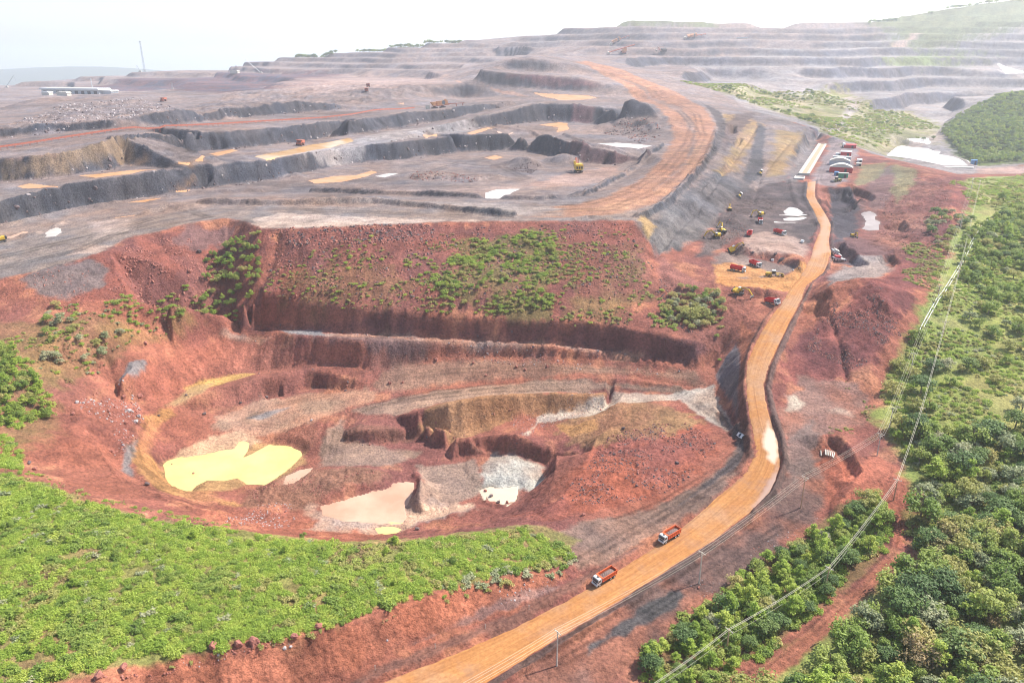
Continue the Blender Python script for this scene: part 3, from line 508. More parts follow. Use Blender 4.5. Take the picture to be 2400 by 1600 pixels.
paint([(960,1070),(1090,1050),(1110,1070),(1095,1140),(1000,1180),(960,1140)], (.34,.23,.19), 2, 3, 1); paint([(1095,1070),(1130,1040),(1190,1045),(1255,1070),(1250,1100),(1200,1120),(1120,1120)], (.56,.52,.48), 1.5, 2, 1, None, (.38,.29,.25))
paint([(720,1170),(1080,1150),(1095,1170),(930,1215),(860,1228),(700,1215)], (.55,.35,.27), 3, 5, .95, None, (.36,.29,.28)); paint([(935,1180),(1090,1148),(1090,1165),(940,1205)], (.66,.44,.33), 2, 3, .8)
paint([(1400,920),(1560,925),(1640,990),(1660,1030),(1560,1120),(1420,1165),(1250,1200),(1200,1180),(1280,1140),(1340,1050)], (.38,.125,.085), 3, 5, 1, None, (.28,.10,.085)); paint([(1390,930),(1540,920),(1600,965),(1500,1010),(1370,1020),(1260,985)], (.36,.225,.12), 4, 8, .85, None, (.30,.16,.10))
paint([(1400,905),(1560,905),(1640,880),(1700,985),(1660,985),(1560,920),(1420,925),(1240,970),(1200,1015),(1190,1010),(1240,955),(1400,925)], (.60,.53,.48), 1.2, 2, .85, None, (.45,.36,.31)); paint([(1270,975),(1370,960),(1380,990),(1310,1005)], (.50,.27,.12), 1.5, 2, .8)
# dark bank, side road, verges
paint([(1640,860),(1690,790),(1705,800),(1702,900),(1714,995),(1690,965)], (.185,.15,.165), 1.2, 1.2, 1); paint([(1700,735),(1735,760),(1712,830),(1708,890),(1715,960),(1700,900),(1697,800)], (.42,.15,.09), 1, 1, .9)
paint([(1225,1245),(1330,1195),(1500,1168),(1600,1115),(1680,1045),(1700,1015),(1640,950),(1660,938),(1725,1010),(1728,1045),(1690,1095),(1568,1205),(1400,1295),(1330,1315)], (.24,.16,.14), 2, 2.5, 1, None, (.31,.18,.14))
paint([(1660,950),(1725,1012),(1725,1045),(1640,1110),(1560,1160),(1660,1070),(1695,1040),(1690,1015)], (.12,.10,.108), 1.2, 1, .9); paint([(867,1568),(1177,1444),(1331,1360),(1500,1250),(1480,1240),(1290,1340),(1150,1415),(900,1510),(750,1600)], (.23,.115,.095), 1.2, 1.5, .95)
paint([(743,1564),(951,1474),(1184,1404),(1317,1320),(1280,1300),(1160,1322),(1067,1340),(884,1404),(784,1440),(600,1480),(300,1520),(100,1600),(600,1650)], (.46,.17,.11), 1.5, 2, 1, None, (.36,.14,.095)); paint([(900,1500),(1084,1430),(1250,1370),(1300,1340),(1230,1350),(1084,1412),(940,1470)], (.30,.22,.22), 1, 1.5, .6)
# east of the road
paint([(1117,1568),(1284,1462),(1568,1290),(1728,1180),(1790,1095),(1850,1010),(1960,1000),(1900,1130),(1870,1200),(1700,1330),(1500,1520),(1400,1600)], (.185,.115,.108), 3, 4, 1, None, (.30,.13,.095)); paint([(1330,1480),(1430,1420),(1560,1350),(1580,1370),(1440,1465),(1350,1510)], (.10,.098,.108), 1.2, 1.5, .95)
paint([(1800,800),(1990,640),(2100,560),(2180,460),(2200,440),(2190,560),(2080,720),(2000,860),(1850,900),(1790,880),(1770,830)], (.195,.068,.07), 4, 6, 1, None, (.29,.10,.088)); paint([(1830,860),(1990,860),(2010,960),(1900,1000),(1800,1010),(1790,920)], (.36,.165,.125), 3, 5, .9, None, (.28,.17,.15))
paint([(1800,905),(1830,902),(1855,930),(1840,945),(1808,942)], (.58,.49,.42), 2.5, 3, .85); paint([(1880,940),(1920,930),(1970,945),(1950,955)], (.55,.41,.34), 2.5, 3, .8); paint([(1800,1000),(1870,960),(1890,1000),(1870,1060),(1830,1110),(1800,1080)], (.22,.165,.16), 2, 3, .8)
paint([(1880,1000),(1975,1060),(2010,1030),(2100,1085),(2100,1130),(2080,1260),(2030,1290),(2060,1190),(2000,1150),(1930,1190),(1900,1160)], (.42,.145,.10), 2, 2.5, 1); paint([(1905,430),(1960,430),(2000,480),(1990,420),(2015,440),(2000,500),(1960,545),(1920,560),(1905,520)], (.075,.072,.088), 3, 3, .95); paint([(1905,560),(1935,540),(1990,600),(1960,612),(1925,605)], (.085,.08,.10), 2, 2, .9)  # blue-black hollows: the shade on their steep faces is put into the colour
paint([(1905,625),(1960,600),(2040,600),(2060,620),(1960,640),(1900,660)], (.30,.26,.26), 3, 3, .9); paint([(1910,560),(1960,540),(2040,560),(2050,600),(1960,600),(1910,600)], (.16,.085,.09), 3, 3, .9); paint([(1990,420),(2020,390),(2050,380),(2080,400),(2040,470),(2000,500)], (.25,.21,.2), 3, 3, .8)
paint([(1960,432),(2030,400),(2100,400),(2190,440),(2170,520),(2090,600),(2000,560),(1960,500)], (.20,.085,.085), 4, 5, .7, None, (.26,.13,.11)); paint([(1975,380),(2040,372),(2030,400),(1990,425),(1960,430)], (.33,.30,.16), 3, 3, .8); paint([(2050,372),(2110,390),(2100,430),(2060,470),(2045,440)], (.32,.29,.15), 4, 4, .8)
# wet drains beside the haul road
for f, k0, k1, cc in ((1, 1, 22, (.13,.092,.09)), (0, 8, 17, (.22,.10,.08))):
    paint(np.array(rib(f, .2)[k0:k1] + rib(f, 3.2)[k0:k1][::-1]), cc, .6, .5, .85)
# overgrown soil
paint([(-420,1080),(40,1085),(330,1182),(500,1210),(800,1243),(1200,1205),(1330,1240),(1310,1300),(1067,1335),(784,1435),(483,1490),(217,1558),(-400,1720)], (.27,.27,.09), 2, 3, 1, None, (.33,.22,.11))
paint([(-420,720),(0,740),(100,735),(240,720),(420,712),(470,740),(360,790),(250,830),(130,900),(120,1000),(60,1040),(-420,1060)], (.33,.17,.10), 4, 6, .8, None, (.25,.17,.075))
paint([(2015,900),(2100,750),(2180,560),(2230,470),(2210,420),(2260,405),(2700,400),(3000,1100),(2700,1750),(1750,1740),(1690,1568),(1900,1420),(2080,1280),(2110,1130),(2030,1030),(2000,950)], (.28,.33,.095), 4, 5, 1, None, (.33,.31,.12)); paint([(1480,1540),(1600,1410),(1750,1300),(1900,1190),(2000,1150),(2050,1200),(2030,1280),(1900,1400),(1640,1568)], (.24,.15,.08), 2, 3, 1)
paint([(1690,1575),(1850,1450),(1950,1360),(2020,1290),(2080,1260),(2060,1300),(1960,1400),(1780,1568)], (.40,.155,.105), 1.5, 1.5, 1)
# far valley and hillsides
fv = poly([(1740,262),(1650,195),(1560,150)]); fv = np.vstack([fv, [[700, 2300], [1900, 3300], [3400, 4600], [2400, 1100]], poly([(2352,380),(2230,400),(2060,368),(1960,338),(1900,312),(1840,288)])])
paint(fv, (.145,.135,.155), 20, 15, 1, None, (.105,.105,.13)); paint(fv, (.34,.30,.29), 8, 10, .85, 'flat')
paint([(1560,185),(1640,195),(1740,200),(1800,215),(1890,205),(1950,190),(2000,240),(2100,255),(2180,280),(2180,340),(2100,330),(2040,360),(1960,335),(1900,308),(1800,262),(1700,228)], (.25,.25,.10), 20, 25, 1, None, (.36,.31,.20))
paint([(1890,295),(1930,265),(1950,240),(1935,225),(1955,222),(1975,245),(1950,275),(1945,300),(1910,305)], (.42,.36,.33), 5, 4, .95); paint([(2165,300),(2200,268),(2260,240),(2352,215),(2700,185),(2700,390),(2352,374),(2240,380),(2200,362),(2175,322)], (.12,.16,.05), 10, 8, 1)
paint([(2060,340),(2120,318),(2165,290),(2180,282),(2172,320),(2130,335)], (.5,.40,.35), 5, 6, .8); paint([(2240,385),(2400,375),(2500,395),(2352,400),(2250,400)], (.42,.28,.24), 4, 4, .9)
far_green = np.array([PD(2010,60,3000)[:2], PD(2060,110,2500)[:2], PD(2200,95,2600)[:2], PD(2352,60,2900)[:2], PD(2700,60,2900)[:2], (3000, 4000), (1300, 3600)]); paint(far_green, (.15,.17,.07), 60, 60, .9)
paint(np.array([PD(2000,130,2250)[:2],PD(2120,112,2500)[:2],PD(2300,120,2500)[:2],PD(2100,150,2200)[:2]]), (.20,.24,.09), 60, 60, .9); paint(np.array([PD(2030,108,2500)[:2],PD(2110,70,2900)[:2],PD(2130,72,2900)[:2],PD(2080,105,2550)[:2],PD(2040,112,2450)[:2]]), (.5,.36,.30), 15, 10, .9)
paint(np.array([PD(1390,58,2980)[:2],PD(1500,56,3000)[:2],PD(1650,60,3000)[:2],(900, 3500),(300,3500)]), (.17,.19,.08), 30, 40, .9)
for P_, m_ in PANS: paint(P_, {'mud_orange': (.46,.27,.15), 'pond_orange': (.46,.28,.16), 'mud_pink': (.42,.28,.215), 'mud_cream': (.45,.36,.29)}.get(m_, (.36,.31,.29)), max(3, .008 * P_[:, 1].mean()), max(2, .006 * P_[:, 1].mean()), .75)
n4 = fbm(GX * .45, GY, 20, 5, 231); n5 = fbm(GX, GY, 130, 4, 235)
vv = 1 + .22 * n2 + .24 * n3 + .12 * n1 + FAR * (.38 * n4 + .30 * n5)
# streaks running down the faces: darker in the furrows, paler on the ribs
stk = np.clip(rill, -1.2, 1.2); vv = vv + STEEP * (.22 * stk + .25 * np.clip(butt, -1, 1))
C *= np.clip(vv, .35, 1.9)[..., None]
hue = .10 * fbm(GX, GY, 35, 3, 241); C[..., 0] *= 1 + hue; C[..., 2] *= 1 - hue
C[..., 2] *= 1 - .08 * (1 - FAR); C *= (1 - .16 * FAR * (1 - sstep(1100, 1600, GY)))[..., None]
def rut(pts, w, f, twin=0.0):
    P0 = poly(pts); Q = [P0]
    if twin:
        t = np.gradient(P0, axis=0); n = np.stack([-t[:, 1], t[:, 0]], -1); n /= np.linalg.norm(n, axis=1)[:, None] + 1e-9; Q = [P0 + n * twin, P0 - n * twin]
    for P in Q:
        wd = window(P, w * 3)
        if wd is None: continue
        d = sdist(P, GX[wd], GY[wd], False) + fbm(GX[wd], GY[wd], w * 5, 2, 91) * w; a = (1 - f) * np.exp(-(d / w) ** 2) * (.55 + .45 * sstep(-.3, .3, fbm(GX[wd], GY[wd], w * 22, 2, 92))); C[wd] *= (1 - a)[..., None]
for q, w, f, tw in [([(1725,1020),(1708,1050),(1640,1108),(1540,1172),(1420,1238),(1330,1290)], .7, .45, 1.4), ([(1702,1005),(1650,960),(1600,925)], .7, .5, 1.2), ([(1690,1040),(1620,1095),(1520,1155),(1420,1195)], .6, .6, 1.2), ([(745,1060),(758,990),(790,955),(880,925),(1000,900),(1200,880),(1400,876),(1560,895)], .8, .5, 1.6), ([(775,1060),(785,1000),(830,935),(960,915),(1150,895),(1350,888),(1500,890)], .8, .6, 1.6), ([(900,870),(1050,850),(1250,845),(1450,855),(1600,880)], .8, .6, 1.5),
    ([(1200,1530),(1300,1468),(1450,1378),(1600,1287),(1730,1205)], .5, .5, 1.0), ([(1290,1520),(1500,1400),(1700,1268),(1850,1175)], .5, .55, 1.1), ([(1700,1568),(1860,1450),(1960,1362),(2050,1265),(2065,1180),(2020,1095)], .5, .55, 1.0), ([(1850,1080),(1920,1150),(1990,1120),(2030,1080)], .6, .6, 1.2), ([(0,590),(200,545),(400,490),(600,478),(900,490),(1150,500)], 1.6, .5, 3.0), ([(0,615),(180,575),(300,525),(420,500)], 1.5, .6, 2.6), ([(600,495),(700,480),(760,500),(640,520),(560,505)], 1.4, .55, 2.2), ([(950,405),(1050,375),(1150,380),(1210,410),(1100,432),(960,425)], 1.8, .6, 3.0),
    ([(880,392),(1000,370),(1080,372),(1130,360)], 1.8, .6, 3.0), ([(1200,470),(1350,468),(1450,438),(1530,388),(1580,330),(1592,290),(1560,255)], 1.8, .55, 3.5), ([(1230,487),(1400,480),(1500,442),(1570,382),(1615,312),(1600,262),(1500,212),(1400,168)], 1.8, .55, 3.5), ([(430,480),(480,500),(380,518),(250,540)], 1.3, .55, 2.0), ([(700,400),(800,395),(900,410),(800,430),(600,435)], 1.8, .65, 3.0), ([(500,345),(700,325),(850,300),(1000,290)], 1.8, .65, 3.0), ([(300,395),(500,360),(640,350)], 1.8, .65, 3.0),
    ([(1700,560),(1790,555),(1850,580)], .8, .6, 1.3), ([(1650,640),(1740,648),(1830,640)], .7, .65, 1.3), ([(1880,415),(1895,370),(1925,330)], .9, .65, 1.4), ([(330,1110),(460,1160),(600,1195),(700,1205)], .7, .6, 1.3), ([(330,960),(305,1010),(320,1065),(380,1115),(480,1150)], .8, .6, 1.4), ([(640,980),(560,965),(620,930),(760,905)], .8, .6, 1.4)]: rut(q, w, f, tw)
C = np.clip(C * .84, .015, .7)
print('painted', time.time() - T0)

# ------------------------------------------------------------------ materials
def newmat(name):
    m = bpy.data.materials.new(name); m.use_nodes = True; return m, m.node_tree, m.node_tree.nodes['Principled BSDF']
def node(nt, typ, **kw):
    n = nt.nodes.new(typ)
    for k, v in kw.items(): setattr(n, k, v)
    return n
def ramp(nt, fac, stops):
    r = node(nt, 'ShaderNodeValToRGB'); e = r.color_ramp.elements
    e[0].position, e[0].color = stops[0][0], (*stops[0][1], 1); e[1].position, e[1].color = stops[-1][0], (*stops[-1][1], 1)
    for p, c in stops[1:-1]:
        q = e.new(p); q.color = (*c, 1)
    nt.links.new(fac, r.inputs[0]); return r.outputs[0]
def mixrgb(nt, mode, a, b, f=1.0):
    n = node(nt, 'ShaderNodeMix', data_type='RGBA', blend_type=mode)
    for s, v in ((6, a), (7, b), (0, f)):
        if hasattr(v, 'links'): nt.links.new(v, n.inputs[s])
        else: n.inputs[s].default_value = (*v, 1) if isinstance(v, tuple) else v
    return n.outputs[2]
def noise(nt, scale, detail=4, rough=.6, vec=None, typ='ShaderNodeTexNoise'):
    n = node(nt, typ); n.inputs['Scale'].default_value = scale
    if typ == 'ShaderNodeTexNoise': n.inputs['Detail'].default_value = detail; n.inputs['Roughness'].default_value = rough
    if vec is not None: nt.links.new(vec, n.inputs['Vector'])
    return n.outputs[0]
def ground_mat():
    m, nt, b = newmat('earth'); geo = node(nt, 'ShaderNodeNewGeometry'); pos = geo.outputs['Position']
    at = node(nt, 'ShaderNodeAttribute', attribute_name='Col'); c = at.outputs['Color']
    f = ramp(nt, noise(nt, .9, 6, .68, pos), [(.28, (.42, .42, .45)), (.5, (1, 1, 1)), (.74, (1.5, 1.46, 1.42))])
    c = mixrgb(nt, 'MULTIPLY', c, f)
    f2 = ramp(nt, noise(nt, .11, 5, .6, pos), [(.3, (.70, .68, .71)), (.7, (1.28, 1.26, 1.22))]); c = mixrgb(nt, 'MULTIPLY', c, f2)
    v = node(nt, 'ShaderNodeTexVoronoi'); v.inputs['Scale'].default_value = .55; nt.links.new(pos, v.inputs['Vector'])
    sp_ = ramp(nt, v.outputs['Distance'], [(.0, (.72, .7, .7)), (.28, (1, 1, 1))]); c = mixrgb(nt, 'MULTIPLY', c, sp_, .6)
    nt.links.new(c, b.inputs['Base Color']); b.inputs['Roughness'].default_value = .95; b.inputs['Specular IOR Level'].default_value = .15
    bu = node(nt, 'ShaderNodeBump'); bu.inputs['Strength'].default_value = 1.0; bu.inputs['Distance'].default_value = 1.3
    nt.links.new(noise(nt, .6, 8, .72, pos), bu.inputs['Height']); nt.links.new(bu.outputs[0], b.inputs['Normal'])
    return m
def road_mat():
    m, nt, b = newmat('packed_laterite'); uv = node(nt, 'ShaderNodeUVMap'); mp = node(nt, 'ShaderNodeMapping'); nt.links.new(uv.outputs[0], mp.inputs[0]); mp.inputs['Scale'].default_value = (.035, .55, 1)
    geo = node(nt, 'ShaderNodeNewGeometry'); pos = geo.outputs['Position']
    a = ramp(nt, noise(nt, 1.0, 6, .62, mp.outputs[0]), [(.3, (.32, .135, .048)), (.5, (.38, .172, .058)), (.7, (.43, .215, .08))])
    g = ramp(nt, noise(nt, .035, 4, .6, pos), [(.46, (0, 0, 0)), (.62, (1, 1, 1))])
    c = mixrgb(nt, 'MIX', a, (.30, .19, .14), .0); mx = mixrgb(nt, 'MIX', a, (.36, .205, .115), g)
    mx = mixrgb(nt, 'MULTIPLY', mx, ramp(nt, noise(nt, .8, 6, .7, pos), [(.3, (.74, .71, .69)), (.7, (1.2, 1.2, 1.2))]))
    mp2 = node(nt, 'ShaderNodeMapping'); nt.links.new(uv.outputs[0], mp2.inputs[0]); mp2.inputs['Scale'].default_value = (.008, 1.6, 1)
    mx = mixrgb(nt, 'MULTIPLY', mx, ramp(nt, noise(nt, 1.0, 3, .55, mp2.outputs[0]), [(.36, (.84, .81, .79)), (.5, (1, 1, 1)), (.64, (1.07, 1.06, 1.05))]))
    mx = mixrgb(nt, 'MIX', mx, (.24, .15, .11), ramp(nt, noise(nt, .06, 5, .65, pos), [(.55, (0, 0, 0)), (.72, (.55, .55, .55))]))
    ps = node(nt, 'ShaderNodeAttribute', attribute_name='Col'); mx = mixrgb(nt, 'MIX', mx, ps.outputs['Color'], ps.outputs['Alpha'])
    nt.links.new(mx, b.inputs['Base Color']); b.inputs['Roughness'].default_value = .9; b.inputs['Specular IOR Level'].default_value = .2
    bu = node(nt, 'ShaderNodeBump'); bu.inputs['Strength'].default_value = .35; bu.inputs['Distance'].default_value = .2
    nt.links.new(noise(nt, 1.2, 6, .6, mp.outputs[0]), bu.inputs['Height']); nt.links.new(bu.outputs[0], b.inputs['Normal'])
    return m
def water_mat(name, col, col2, rough=.12):
    m, nt, b = newmat(name); geo = node(nt, 'ShaderNodeNewGeometry'); pos = geo.outputs['Position']
    c = ramp(nt, noise(nt, .06, 4, .6, pos), [(.35, col), (.65, col2)]); nt.links.new(c, b.inputs['Base Color'])
    b.inputs['Roughness'].default_value = rough; b.inputs['IOR'].default_value = 1.33
    bu = node(nt, 'ShaderNodeBump'); bu.inputs['Strength'].default_value = .05; nt.links.new(noise(nt, 1.5, 3, .5, pos), bu.inputs['Height']); nt.links.new(bu.outputs[0], b.inputs['Normal'])
    return m
MAT = {'earth': ground_mat(), 'road': road_mat(),
 'pond_yellow': water_mat('silty_yellow_water', (.60,.455,.155), (.65,.52,.20)), 'pond_white': water_mat('pale_glossy_water', (.50,.42,.36), (.60,.52,.46), .3), 'pond_orange': water_mat('orange_silt_water', (.56,.32,.12), (.62,.40,.2)),
 'mud_orange': water_mat('orange_mud', (.48,.21,.075), (.52,.30,.16), .45), 'mud_pink': water_mat('pink_mud', (.44,.25,.165), (.52,.34,.24), .5), 'mud_cream': water_mat('cream_mud', (.60,.50,.34), (.52,.40,.30), .5), 'mud_grey': water_mat('grey_mud', (.22,.18,.17), (.34,.29,.27), .6)}
def mesh_grid(name, GX, GY, H, col=None, mat=None, smooth=True):
    nr, nc = H.shape; V = np.stack([GX, GY, H], -1).reshape(-1, 3).astype(np.float32); idx = np.arange(nr * nc).reshape(nr, nc)
    Q = np.stack([idx[:-1, :-1], idx[:-1, 1:], idx[1:, 1:], idx[1:, :-1]], -1).reshape(-1, 4)
    me = bpy.data.meshes.new(name); me.vertices.add(len(V)); me.vertices.foreach_set('co', V.ravel())
    me.loops.add(Q.size); me.loops.foreach_set('vertex_index', Q.ravel()); me.polygons.add(len(Q)); me.polygons.foreach_set('loop_start', np.arange(0, Q.size, 4)); me.update()
    if smooth: me.polygons.foreach_set('use_smooth', np.ones(len(Q), bool))
    if col is not None:
        ca = me.attributes.new('Col', 'FLOAT_COLOR', 'POINT'); ca.data.foreach_set('color', np.concatenate([col.reshape(-1, 3), np.ones((nr * nc, 1), np.float32)], 1).astype(np.float32).ravel())
    if mat: me.materials.append(mat)
    return me
def link(name, me, parent=None, label=None, cat=None, group=None, kind=None, loc=None):
    o = bpy.data.objects.new(name, me); COL.objects.link(o)
    if parent is not None: o.parent = parent
    for k, v in (('label', label), ('category', cat), ('group', group), ('kind', kind)):
        if v: o[k] = v
    if loc is not None: o.location = loc
    return o
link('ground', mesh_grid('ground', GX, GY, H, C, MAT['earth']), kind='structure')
# main haul road: a crowned strip on its own bed
def road_mesh():
    NS, NW = 26, 14; st = []
    for k in range(len(RW) - 1):
        for t in np.linspace(0, 1, NS, endpoint=False):
            def cr(i, s):
                p = [RW[min(max(k + q, 0), len(RW) - 1)][s] for q in (-1, 0, 1, 2)]
                return .5 * ((2 * p[1]) + (-p[0] + p[2]) * t + (2 * p[0] - 5 * p[1] + 4 * p[2] - p[3]) * t * t + (-p[0] + 3 * p[1] - 3 * p[2] + p[3]) * t ** 3)
            st.append((cr(k, 0), cr(k, 1)))
    A = np.array([s[0] for s in st]); B = np.array([s[1] for s in st]); w = np.linspace(0, 1, NW)
    P = A[:, None] * (1 - w)[None, :, None] + B[:, None] * w[None, :, None]
    P[..., 2] += .15 * (1 - (2 * w - 1) ** 2)[None] + .05 * fbm(P[..., 0], P[..., 1], 5, 3, 8) - .05
    edge = np.abs(2 * w - 1)[None] ** 6; lat = (B - A) / np.linalg.norm(B - A, axis=1)[:, None]
    P[:, 0] += lat * (vnoise(P[:, 0, 0] / 3, P[:, 0, 1] / 3, 12) * .5)[:, None]; P[:, -1] += lat * (vnoise(P[:, -1, 0] / 3, P[:, -1, 1] / 3, 13) * .5)[:, None]
    P[:, 0, 2] -= .3; P[:, -1, 2] -= .3
    me = mesh_grid('haul_road', P[..., 0], P[..., 1], P[..., 2], None, MAT['road'])
    # worn patch of pale dust and darker wheel-churned stretch, as alpha over the laterite
    X, Y = P[..., 0], P[..., 1]; col = np.zeros(X.shape + (4,), np.float32)
    def blot(pts, c, f, wv, amt):
        PP = np.array([AT(*p)[:2] for p in pts]); s = sdist(PP, X, Y) + fbm(X, Y, 5, 3, 14) * wv; a = amt * (1 - sstep(-f, f * .5, s))
        col[..., :3] = np.where(a[..., None] > col[..., 3:], np.array(c), col[..., :3]); col[..., 3] = np.maximum(col[..., 3], a)
    blot([(1763,965),(1782,1000),(1793,1045),(1780,1070),(1760,1055),(1752,1000)], (.62,.47,.36), 1.5, 1.5, .9)
    blot([(1790,1050),(1795,1100),(1740,1165),(1715,1178),(1760,1115)], (.36,.25,.21), 1.5, 1.5, .85)
    blot([(1860,600),(1910,590),(1908,540),(1912,510),(1880,470),(1850,400),(1880,400),(1895,480)], (.42,.27,.20), 3, 3, .6)
    ca = me.attributes.new('Col', 'FLOAT_COLOR', 'POINT'); ca.data.foreach_set('color', col.reshape(-1))
    uv = me.uv_layers.new(name='UVMap'); L_ = np.cumsum(np.r_[0, np.linalg.norm(np.diff((A + B) / 2, axis=0), axis=1)])
    vi = np.zeros(len(me.loops), np.int32); me.loops.foreach_get('vertex_index', vi)
    uv.data.foreach_set('uv', np.stack([L_[vi // NW], (vi % NW) / (NW - 1) * 11], -1).astype(np.float32).ravel())
    return me
link('haul_road', road_mesh(), kind='structure')
for nm, Q, lv, mt in PONDS:
    me = bpy.data.meshes.new(nm); me.from_pydata([(x, y, lv) for x, y in Q], [], [list(range(len(Q)))]); me.materials.append(MAT[mt]); link(nm, me, kind='structure')
for wd, msk, mt in SHEETS:
    X, Y, Z = GX[wd], GY[wd], H[wd] + .07; idx = -np.ones(msk.shape, int); q = msk[:-1, :-1] | msk[1:, :-1] | msk[:-1, 1:] | msk[1:, 1:]
    jj, ii = np.where(q); use = np.zeros(msk.shape, bool)
    for a_, b_ in ((0, 0), (0, 1), (1, 1), (1, 0)): use[jj + a_, ii + b_] = True
    if not len(jj): continue
    Z = np.where(msk, Z, Z - .15); idx[use] = np.arange(use.sum()); me = bpy.data.meshes.new('puddle')
    me.from_pydata(np.stack([X[use], Y[use], Z[use]], -1).tolist(), [], np.stack([idx[jj, ii], idx[jj, ii + 1], idx[jj + 1, ii + 1], idx[jj + 1, ii]], -1).tolist())
    me.polygons.foreach_set('use_smooth', np.ones(len(me.polygons), bool)); me.materials.append(MAT[mt]); link('puddle', me, kind='structure')
# lowland beyond the mine and the low hills on the horizon
yy = np.exp(np.linspace(math.log(4000), math.log(30000), 40)); uu = np.linspace(-1.2, 1.2, 60); LX, LY = uu[None] * yy[:, None], np.repeat(yy[:, None], 60, 1)
LZ = -260 + 60 * fbm(LX, LY, 3000, 3, 5) + 330 * np.exp(-((LX + 5200) / 2600) ** 2 - ((LY - 9500) / 1500) ** 2) + 200 * np.exp(-((LX + 9000) / 2200) ** 2 - ((LY - 13000) / 2000) ** 2)
LZ[0] = -160
link('lowland', mesh_grid('lowland', LX, LY, LZ, np.full(LX.shape + (3,), .12, np.float32) * np.array([.8, 1, .7]), MAT['earth']), kind='structure')

# ------------------------------------------------------------------ haze
def haze():
    bm = bmesh.new(); bmesh.ops.create_cube(bm, size=1.0); me = bpy.data.meshes.new('haze'); bm.to_mesh(me); bm.free()
    m = bpy.data.materials.new('haze'); m.use_nodes = True; nt = m.node_tree; nt.nodes.remove(nt.nodes['Principled BSDF'])
    v = nt.nodes.new('ShaderNodeVolumePrincipled'); v.inputs['Color'].default_value = (.93, .95, 1, 1); v.inputs['Density'].default_value = HAZE; v.inputs['Anisotropy'].default_value = .35
    nt.links.new(v.outputs[0], nt.nodes['Material Output'].inputs['Volume']); me.materials.append(m)
    o = link('haze', me, kind='stuff', label='pale daylight haze thickening over the far mine'); o.location = (0, 15000, 30); o.scale = (90000, 36000, 800)
HAZE = 1.15e-4
haze()
print('setting', time.time() - T0)

# ------------------------------------------------------------------ plants
def leaf_mat(name, c1, c2, c3, trans=.3):
    m = bpy.data.materials.new(name); m.use_nodes = True; nt = m.node_tree; b = nt.nodes['Principled BSDF']; out = nt.nodes['Material Output']
    oi = node(nt, 'ShaderNodeObjectInfo'); geo = node(nt, 'ShaderNodeNewGeometry')
    c = ramp(nt, oi.outputs['Random'], [(0, c1), (.5, c2), (1, c3)])
    v = ramp(nt, geo.outputs['Random Per Island'], [(0, (.70, .74, .66)), (1, (1.3, 1.25, 1.2))]); c = mixrgb(nt, 'MULTIPLY', c, v)
    nt.links.new(c, b.inputs['Base Color']); b.inputs['Roughness'].default_value = .55; b.inputs['Specular IOR Level'].default_value = .35
    t = node(nt, 'ShaderNodeBsdfTranslucent'); nt.links.new(c, t.inputs['Color']); mx = node(nt, 'ShaderNodeMixShader'); mx.inputs[0].default_value = trans
    nt.links.new(b.outputs[0], mx.inputs[1]); nt.links.new(t.outputs[0], mx.inputs[2]); nt.links.new(mx.outputs[0], out.inputs['Surface']); return m
def plain(name, col, rough=.7, metal=0.0, var=.12, scale=1.5, spec=.3):
    m, nt, b = newmat(name); tc = node(nt, 'ShaderNodeTexCoord')
    c = ramp(nt, noise(nt, scale, 5, .65, tc.outputs['Object']), [(.3, tuple(x * (1 - var) for x in col)), (.7, tuple(min(1, x * (1 + var)) for x in col))])
    nt.links.new(c, b.inputs['Base Color']); b.inputs['Roughness'].default_value = rough; b.inputs['Metallic'].default_value = metal; b.inputs['Specular IOR Level'].default_value = spec; return m
LM = {'meadow': leaf_mat('feathery_green_leaf', (.27,.38,.06), (.37,.48,.08), (.47,.53,.11), .45), 'tree': leaf_mat('tree_leaf', (.20,.29,.06), (.29,.38,.08), (.41,.45,.12), .45),
 'dark': leaf_mat('dark_leaf', (.11,.18,.06), (.165,.25,.075), (.24,.31,.09), .4), 'olive': leaf_mat('olive_leaf', (.36,.37,.11), (.43,.42,.14), (.50,.44,.17), .45), 'pale': leaf_mat('pale_leaf', (.32,.36,.19), (.39,.41,.24), (.47,.45,.29), .4),
 'dry': leaf_mat('dry_shrub', (.29,.20,.10), (.34,.25,.12), (.27,.25,.09), .3), 'far': leaf_mat('valley_leaf', (.06,.12,.045), (.09,.15,.05), (.13,.17,.07))}
BARK = plain('bark', (.20,.15,.11), .9, 0, .3, 3)
